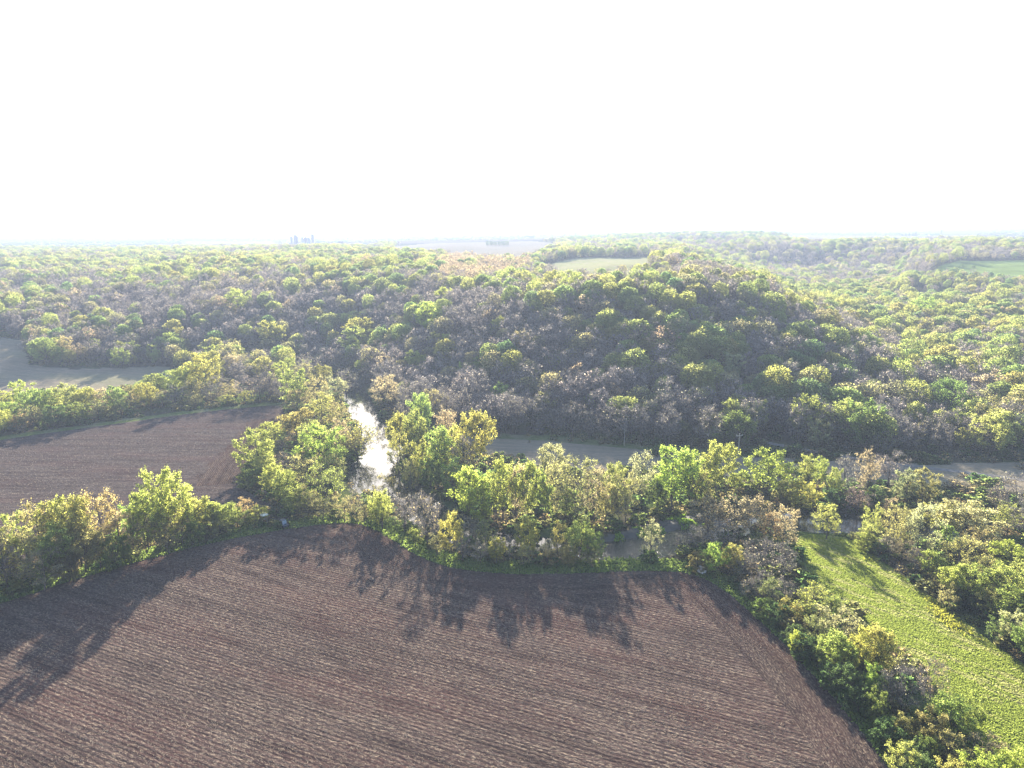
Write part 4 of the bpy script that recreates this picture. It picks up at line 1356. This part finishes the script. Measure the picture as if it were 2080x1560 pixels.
# meadow: green tufts in streaks, dry stalks between, a band of yellow flowers
x, y = in_poly_points(F5, 170000)
ca, sa = math.cos(R(-52)), math.sin(R(-52))
uu, vv = x * ca + y * sa, -x * sa + y * ca
st = vnoise(uu / 4, vv / .8, 51) + .5 * vnoise(uu / 30, vv / 3.5, 52)
g = st + rs.uniform(-.5, .5, len(x)) > -.15
tufts('meadow_grass', x[g], y[g], np.full(g.sum(), .04), rs.uniform(.05, .22, g.sum()), 'tufts of bright green grass over the meadow', (.080, .100, .027), 3, .12)
d = (st < -.35) & (rs.uniform(0, 1, len(x)) < .35)
tufts('dry_stalks', x[d], y[d], np.full(d.sum(), .04), rs.uniform(.06, .2, d.sum()), 'dry tan stalks in streaks across the meadow', (.105, .112, .062), 3, .2)
FL = resample(poly([(1770, 1140), (1830, 1178), (1880, 1215), (1905, 1238), (1935, 1268), (1965, 1290), (2030, 1340)]), .25)
k = rs.randint(0, len(FL), 2600)  # thinned below
fx, fy = FL[k, 0] + rs.normal(0, .95, 2600), FL[k, 1] + rs.normal(0, .95, 2600)
kp = (vnoise(fx / 6, fy / 6, 53) + rs.uniform(-.5, .5, 2600) > .5) & inside(F5, fx, fy)
tufts('yellow_flowers', fx[kp], fy[kp], np.full(kp.sum(), .04), rs.uniform(.3, .6, kp.sum()), 'band of yellow flowers along the far edge of the meadow', (.098, .105, .022), 3, .12)
# verge
tt = rs.randint(0, len(F1_EDGE), 16000)
tg = np.gradient(F1_EDGE, axis=0)
tg /= np.linalg.norm(tg, axis=1, keepdims=True)
of = rs.uniform(.1, 5.5, 16000)
vx, vy = F1_EDGE[tt, 0] - tg[tt, 1] * of + rs.normal(0, .5, 16000), F1_EDGE[tt, 1] + tg[tt, 0] * of + rs.normal(0, .5, 16000)
kp = ~inside(F1, vx, vy)
tufts('verge_grass', vx[kp], vy[kp], np.full(kp.sum(), .02), rs.uniform(.15, .5, kp.sum()), 'grass tufts along the near field edge', (.066, .086, .027), 3, .2)
x, y = in_poly_points(BAR, 6000)
kp = vnoise(x / 3.5, y / 3.5, 54) > .0
tufts('bar_grass', x[kp], y[kp], zground(x[kp], y[kp]), rs.uniform(.25, .6, kp.sum()), 'bright green tufts on the mud bar', (.09, .14, .022), 4, .3)

# straw lying on the tilled soil
def residue(name, P, n, label, ymax, col=M['straw'], size=(.10, .34)):
    x, y = in_poly_points(P, n)
    ru, rv = x * math.cos(ROW_A) + y * math.sin(ROW_A), -x * math.sin(ROW_A) + y * math.cos(ROW_A)
    k = (y < ymax) & (vnoise(ru / 26, rv / 1.3, 61) * .5 + .7 * vnoise(ru / 40, rv / 9, 62) + rs.uniform(-1, 1, len(x)) > -.1)
    x, y = x[k], y[k]
    m = len(x)
    a = ROW_A + rs.normal(0, 1.0, m)
    l, w = rs.uniform(*size, m), rs.uniform(.025, .06, m)
    dx, dy = np.cos(a) * l / 2, np.sin(a) * l / 2
    nx, ny = -np.sin(a) * w / 2, np.cos(a) * w / 2
    z0, z1 = .055 + rs.uniform(.01, .06, m), .055 + rs.uniform(.01, .16, m)
    P4 = np.stack([np.stack([x - dx - nx, y - dy - ny, z0], 1), np.stack([x + dx - nx, y + dy - ny, z1], 1), np.stack([x + dx + nx, y + dy + ny, z1 + .03], 1), np.stack([x - dx + nx, y - dy + ny, z0 + .03], 1)], 1)
    o = link(name, mesh_np(name, P4.reshape(-1, 3), np.arange(4 * m).reshape(m, 4), [col]))
    tag(o, label, 'straw', kind='stuff')


residue('straw_litter', F1, 330000, 'pale straw flecks scattered over the near ploughed field', 190)
residue('straw_litter', F2, 50000, 'pale straw flecks scattered over the left ploughed field', 300, size=(.2, .5))

# ------------------------------------------------------------------ small built things
import bmesh


def bm_new():
    return bmesh.new()


def bx(bm, x0, x1, y0, y1, z0, z1, taper=0.0, bev=0.0):
    v = [bm.verts.new(p) for p in ((x0, y0, z0), (x1, y0, z0), (x1, y1, z0), (x0, y1, z0), (x0 + taper, y0 + taper, z1), (x1 - taper, y0 + taper, z1), (x1 - taper, y1 - taper, z1), (x0 + taper, y1 - taper, z1))]
    fs = [bm.faces.new([v[i] for i in q]) for q in ((3, 2, 1, 0), (4, 5, 6, 7), (0, 1, 5, 4), (1, 2, 6, 5), (2, 3, 7, 6), (3, 0, 4, 7))]
    if bev:
        bmesh.ops.bevel(bm, geom=list({e for f in fs for e in f.edges}), offset=bev, segments=2, affect='EDGES')


def lathe(bm, prof, n=20, c=(0, 0, 0), axis='Z'):
    rings = []
    for r, h in prof:
        ring = []
        for i in range(n):
            a = 2 * math.pi * i / n
            p = (r * math.cos(a), r * math.sin(a), h)
            if axis == 'Y':
                p = (p[0], p[2], p[1])
            elif axis == 'X':
                p = (p[2], p[0], p[1])
            ring.append(bm.verts.new((p[0] + c[0], p[1] + c[1], p[2] + c[2])))
        rings.append(ring)
    for a, b in zip(rings, rings[1:]):
        for i in range(n):
            bm.faces.new((a[i], a[(i + 1) % n], b[(i + 1) % n], b[i]))
    bm.faces.new(rings[0][::-1])
    bm.faces.new(rings[-1])
    bmesh.ops.recalc_face_normals(bm, faces=bm.faces)


def prism(bm, pts, y0, y1):
    """polygon in xz pushed along y"""
    a = [bm.verts.new((p[0], y0, p[1])) for p in pts]
    b = [bm.verts.new((p[0], y1, p[1])) for p in pts]
    n = len(pts)
    bm.faces.new(a)
    bm.faces.new(b[::-1])
    for i in range(n):
        bm.faces.new((a[i], b[i], b[(i + 1) % n], a[(i + 1) % n]))
    bmesh.ops.recalc_face_normals(bm, faces=bm.faces)


def part(name, bm, m, parent=None, label=None):
    me = bpy.data.meshes.new(name)
    bm.to_mesh(me)
    bm.free()
    me.materials.append(m)
    o = link(name, me, parent)
    if label:
        o['label'] = label
    return o


M['dark_paint'] = plain('dark_paint', (.03, .04, .055), .45, .2, 2, .4)
M['rubber'] = plain('rubber', (.02, .02, .02), .9, .2, 4, .2)
M['screen'] = plain('windscreen', (.22, .27, .33), .15, .1, 1, .6)
M['white_roof'] = plain('weathered_white', (.72, .68, .64), .6, .12, 2, .3)
M['board'] = plain('weathered_board', (.12, .10, .085), .9, .3, 3, .1)
M['wrap'] = plain('pale_bale_wrap', (.58, .52, .52), .5, .2, 2.5, .4)
M['silo'] = plain('silo_steel_blue', (.07, .08, .11), .5, .15, .3, .4)
M['galv'] = plain('galvanised', (.28, .30, .33), .5, .15, .3, .4)
M['shed_blue'] = plain('shed_blue', (.20, .30, .42), .6, .1, .1, .3)
M['white_wall'] = plain('white_wall', (.70, .70, .70), .8, .08, .2, .2)
M['roof_grey'] = plain('roof_grey', (.30, .32, .36), .7, .1, .2, .2)
M['roof_brown'] = plain('roof_brown', (.085, .055, .045), .9, .2, .6, .1)
M['wood_pole'] = plain('pole_wood', (.34, .30, .25), .9, .2, 2, .1)

# utility vehicle parked on the grass at the field corner
x, y = flat(575, 1071)
t = empty('utility_vehicle', (float(x), float(y), .05), R(-35))
tag(t, 'small dark utility vehicle parked on the grass gap beside the ploughed field', 'vehicle')
b = bm_new(); prism(b, [(-1.4, .45), (1.45, .45), (1.5, .8), (.75, 1.0), (.5, .7), (-.3, .7), (-.35, 1.0), (-1.4, 1.0)], -.7, .7)
part('body', b, M['dark_paint'], t)
b = bm_new(); bx(b, -.55, .62, -.68, .68, 1.88, 1.95, .03)
part('roof', b, M['dark_paint'], t)
b = bm_new()
for sx, tx in ((.72, .55), (-.45, -.45)):
    for sy in (-.64, .64):
        V_, F_ = prisms([[sx, sy, .95]], [[tx, sy, 1.9]], [.035], [.035], 6)
        vs = [b.verts.new(v) for v in V_]
        for f in F_:
            b.faces.new([vs[i] for i in f])
part('roll_cage', b, M['rubber'], t)
b = bm_new(); prism(b, [(.735, .99), (.755, .99), (.60, 1.86), (.58, 1.86)], -.60, .60)
part('windshield', b, M['screen'], t)
b = bm_new(); bx(b, -.25, .25, -.6, .6, .71, .9, .04); bx(b, -.33, -.2, -.6, .6, .9, 1.4, .02)
part('seat', b, M['rubber'], t)
for sx in (-.95, .98):
    for sy in (-.72, .72):
        b = bm_new(); lathe(b, [(.16, -.13), (.31, -.13), (.34, -.09), (.34, .09), (.31, .13), (.16, .13)], 18, (sx, sy, .34), 'Y')
        part('wheel', b, M['rubber'], t)

# white-topped shelter on posts at the hedgerow tip
x, y = flat(538, 1062)
t = empty('hunting_shelter', (float(x), float(y), 0), R(20))
tag(t, 'small white-topped shelter on wooden posts at the right tip of the golden hedgerow', 'shelter')
b = bm_new(); bx(b, -.62, .62, -.62, .62, 1.0, 2.15)
part('cabin', b, M['board'], t)
b = bm_new(); lathe(b, [(.98, 2.15), (1.0, 2.2), (.85, 2.42), (.5, 2.58), (.1, 2.63)], 16)
part('roof', b, M['white_roof'], t)
b = bm_new(); bx(b, -.35, .35, -.645, -.622, 1.5, 1.95)
part('window', b, M['rubber'], t)
for sx in (-.52, .52):
    for sy in (-.52, .52):
        b = bm_new(); bx(b, sx - .06, sx + .06, sy - .06, sy + .06, -.2, 1.0)
        part('post', b, M['wood_pole'], t)

# wrapped bale at the field corner
x, y = flat(1425, 1164)
b = bm_new(); lathe(b, [(.55, -.72), (.72, -.68), (.77, -.58), (.78, 0), (.77, .58), (.72, .68), (.55, .72)], 24, (0, 0, .74), 'Y')
for v in b.verts:
    v.co.x *= 1 + .04 * math.sin(v.co.z * 7 + v.co.y * 3)
    v.co.z *= .97
o = part('round_bale', b, M['wrap'])
o.location, o.rotation_euler = (float(x), float(y), 0), (0, 0, R(35))
tag(o, 'pale wrapped round bale at the corner of the near ploughed field', 'bale')

# utility pole beside the track
x, y = flat(1499, 932)
t = empty('utility_pole', (float(x), float(y), float(zground(x, y))), R(10))
tag(t, 'pale wooden utility pole right of the tallest golden riverside tree', 'pole')
b = bm_new(); lathe(b, [(.16, -.3), (.15, 4), (.11, 8.2)], 10)
part('pole', b, M['wood_pole'], t)
b = bm_new(); bx(b, -1.1, 1.1, -.06, .06, 7.5, 7.66)
part('crossarm', b, M['wood_pole'], t)
for sx in (-.95, .95):
    b = bm_new(); lathe(b, [(.05, 7.66), (.09, 7.74), (.06, 7.86)], 8, (sx, 0, 0))
    part('insulator', b, M['white_roof'], t)


def far_at(px, Y):
    xx = (px - 1040) / F / 1.022 * Y
    return float(xx), float(Y), float(zground(xx, Y))


def silo(px, Y, r, h, m, label, cone=False):
    X_, Y_, Z_ = far_at(px, Y)
    t = empty('grain_bin' if cone else 'silo', (X_, Y_, Z_))
    tag(t, label, 'silo', 'silos of the left farm' if px < 700 else None)
    b = bm_new(); lathe(b, [(r, -1.5)] + [(r + (.08 if i % 2 else 0), h * i / 12) for i in range(13)], 24)
    part('wall', b, m, t)
    b = bm_new()
    lathe(b, [(r * 1.02, h), (r * .9, h + r * .35), (r * .55, h + r * .75), (r * .1, h + r * .95)] if not cone else [(r * 1.03, h), (r * .15, h + r * .6), (r * .12, h + r * .75)], 24)
    part('roof', b, M['galv'], t)
    b = bm_new(); bx(b, -.4, .4, -r - .7, -r - .12, -1, h)
    part('chute', b, M['galv'], t)


YF = 1850
silo(595, YF, 3.0, 24, M['galv'], 'narrow grey silo, first from left at the left farm')
silo(604, YF, 4.8, 26, M['silo'], 'thick dark blue silo standing second from left at the left farm')
silo(618, YF, 4.0, 21, M['galv'], 'left of the three round grain bins between the dark silos', True)
silo(624, YF + 8, 4.0, 22, M['silo'], 'middle one of the three round grain bins between the dark silos', True)
silo(630, YF, 4.0, 20.5, M['galv'], 'right of the three round grain bins between the dark silos', True)
silo(638, YF, 3.1, 28, M['silo'], 'slim dark silo, tallest and rightmost at the left farm')
silo(1914, 2480, 3.2, 20, M['galv'], 'pale silo beside the white barn of the right farm on the horizon')


def barn(name, px, Y, L, W, h, rh, rot, wall, roof, label, doors=2, wins=4):
    X_, Y_, Z_ = far_at(px, Y)
    t = empty(name, (X_, Y_, Z_), rot)
    tag(t, label, 'house' if name == 'house' else 'barn' if name == 'barn' else 'shed')
    b = bm_new(); prism(b, [(-W / 2, -1.5), (W / 2, -1.5), (W / 2, h), (0, h + rh), (-W / 2, h)], -L / 2, L / 2)
    for v in b.verts:
        v.co.x, v.co.y = v.co.y, -v.co.x
    part('wall', b, wall, t)
    b = bm_new()
    e = .5
    k = rh / (W / 2)
    prism(b, [(-W / 2 - e, h - e * k + .03), (0, h + rh + .03), (W / 2 + e, h - e * k + .03), (W / 2 + e, h - e * k + .3), (0, h + rh + .3), (-W / 2 - e, h - e * k + .3)], -L / 2 - e, L / 2 + e)
    for v in b.verts:
        v.co.x, v.co.y = v.co.y, -v.co.x
    part('roof', b, roof, t)
    for i in range(doors):
        xc = (i + .5) / doors * L - L / 2
        b = bm_new(); bx(b, xc - W * .16, xc + W * .16, -W / 2 - .06, -W / 2 - .003, 0, h * .72)
        part('door', b, M['board'], t)
    for i in range(wins):
        xc = (i + .5) / max(1, wins) * L - L / 2 + L * .04
        b = bm_new(); bx(b, xc - .5, xc + .5, -W / 2 - .08, -W / 2 - .003, h * .76, h * .92)
        part('window', b, M['screen'], t)


barn('shed', 574, YF - 10, 38, 14, 6, 3, R(4), M['shed_blue'], M['shed_blue'], 'long low blue shed left of the silos on the left horizon')
barn('barn', 655, YF + 10, 26, 14, 6, 4.5, R(-8), M['galv'], M['roof_grey'], 'grey barn just right of the slim silo')
barn('house', 695, YF + 30, 13, 10, 5.5, 4, R(12), M['white_wall'], M['roof_brown'], 'small white house right of the silos on the left horizon')
barn('shed', 745, YF + 20, 30, 11, 4, 2.5, R(-3), M['white_wall'], M['roof_grey'], 'low white shed among trees between the silos and the wide brown field')
barn('barn', 1078, 2500, 34, 16, 6, 4.5, R(6), M['silo'], M['silo'], 'dark barn on the horizon above the wide brown field')
barn('barn', 1900, 2480, 34, 15, 6, 4, R(-5), M['white_wall'], M['shed_blue'], 'white barn with pale blue roof at the right farm on the horizon')
barn('shed', 1877, 2440, 26, 10, 3.6, 2, R(3), M['white_wall'], M['white_roof'], 'low white shed left of the white barn at the right farm')
barn('house', 2049, 520, 8.5, 7.0, 3.0, 5.5, R(80), M['board'], M['roof_brown'], 'brown steep-gabled house half hidden in the woods at right', 1, 1)
barn('shed', 1986, 560, 12, 7, 2.8, 1.6, R(5), M['board'], M['roof_grey'], 'grey roofed shed hidden in the woods left of the brown house', 1, 2)

con = conifer_mesh(77)
set_tint(con, (.03, .045, .026))
for i, (px_, Y_, h_) in enumerate([(1836, 2430, 13), (1843, 2440, 14), (1850, 2430, 15), (1857, 2440, 17), (1863, 2430, 20), (1884, 2500, 13), (1150, 2150, 15), (1160, 2160, 13), (1172, 2150, 16)]):
    a_, b_, c_ = far_at(px_, Y_)
    o = link('conifer_tree', con, None, (a_, b_, c_))
    o.scale = (h_ / 14 * 1.25, h_ / 14 * 1.25, h_ / 14)
    o.rotation_euler = (0, 0, i * 1.3)
    if i < 5:
        tag(o, 'dark conifer in the row left of the right farm, %s' % ['leftmost', 'second from left', 'middle one', 'second from right', 'rightmost and tallest'][i], 'tree', 'conifers of the right farm')
    elif i == 5:
        tag(o, 'dark conifer just behind the low white shed of the right farm', 'tree')
    else:
        tag(o, 'dark conifer beside the pale road on the plateau, %s of three' % ['leftmost', 'middle', 'rightmost'][i - 6], 'tree', 'conifers by the plateau road')
for i in range(6):
    a_, b_, c_ = far_at(993 + i * 8, 1480)
    place_tree(a_, b_, c_, 11.5 - (i == 2), 9.5, 'g', 'dark', 'dark clipped-looking tree in the windbreak on the wide brown field, %s' % ORD[i], 'windbreak trees on the wide brown field')
for px_, Y_, w_, lab in ((1966, 735, 2.6, 'smaller dark round shrub on the green pasture'), (1990, 725, 4.2, 'larger dark round shrub on the green pasture')):
    a_, b_, c_ = far_at(px_, Y_)
    place_tree(a_, b_, c_ + .2, w_ * .7, w_, 'h', 'dark', lab, None)

# ------------------------------------------------------------------ haze
b = bm_new()
bx(b, -11500, 11500, -400, 9400, -6, 92)
hm, hn, ho = mat('haze')
pv = hn.nodes.new('ShaderNodeVolumePrincipled')
pv.inputs['Color'].default_value = (.262, .312, .43, 1)
pv.inputs['Density'].default_value = HAZE_DENSITY
pv.inputs['Anisotropy'].default_value = HAZE_G
hn.links.new(pv.outputs[0], ho.inputs['Volume'])
o = part('haze', b, hm)
tag(o, 'thin bright haze in the air over the whole valley', 'haze', kind='stuff')
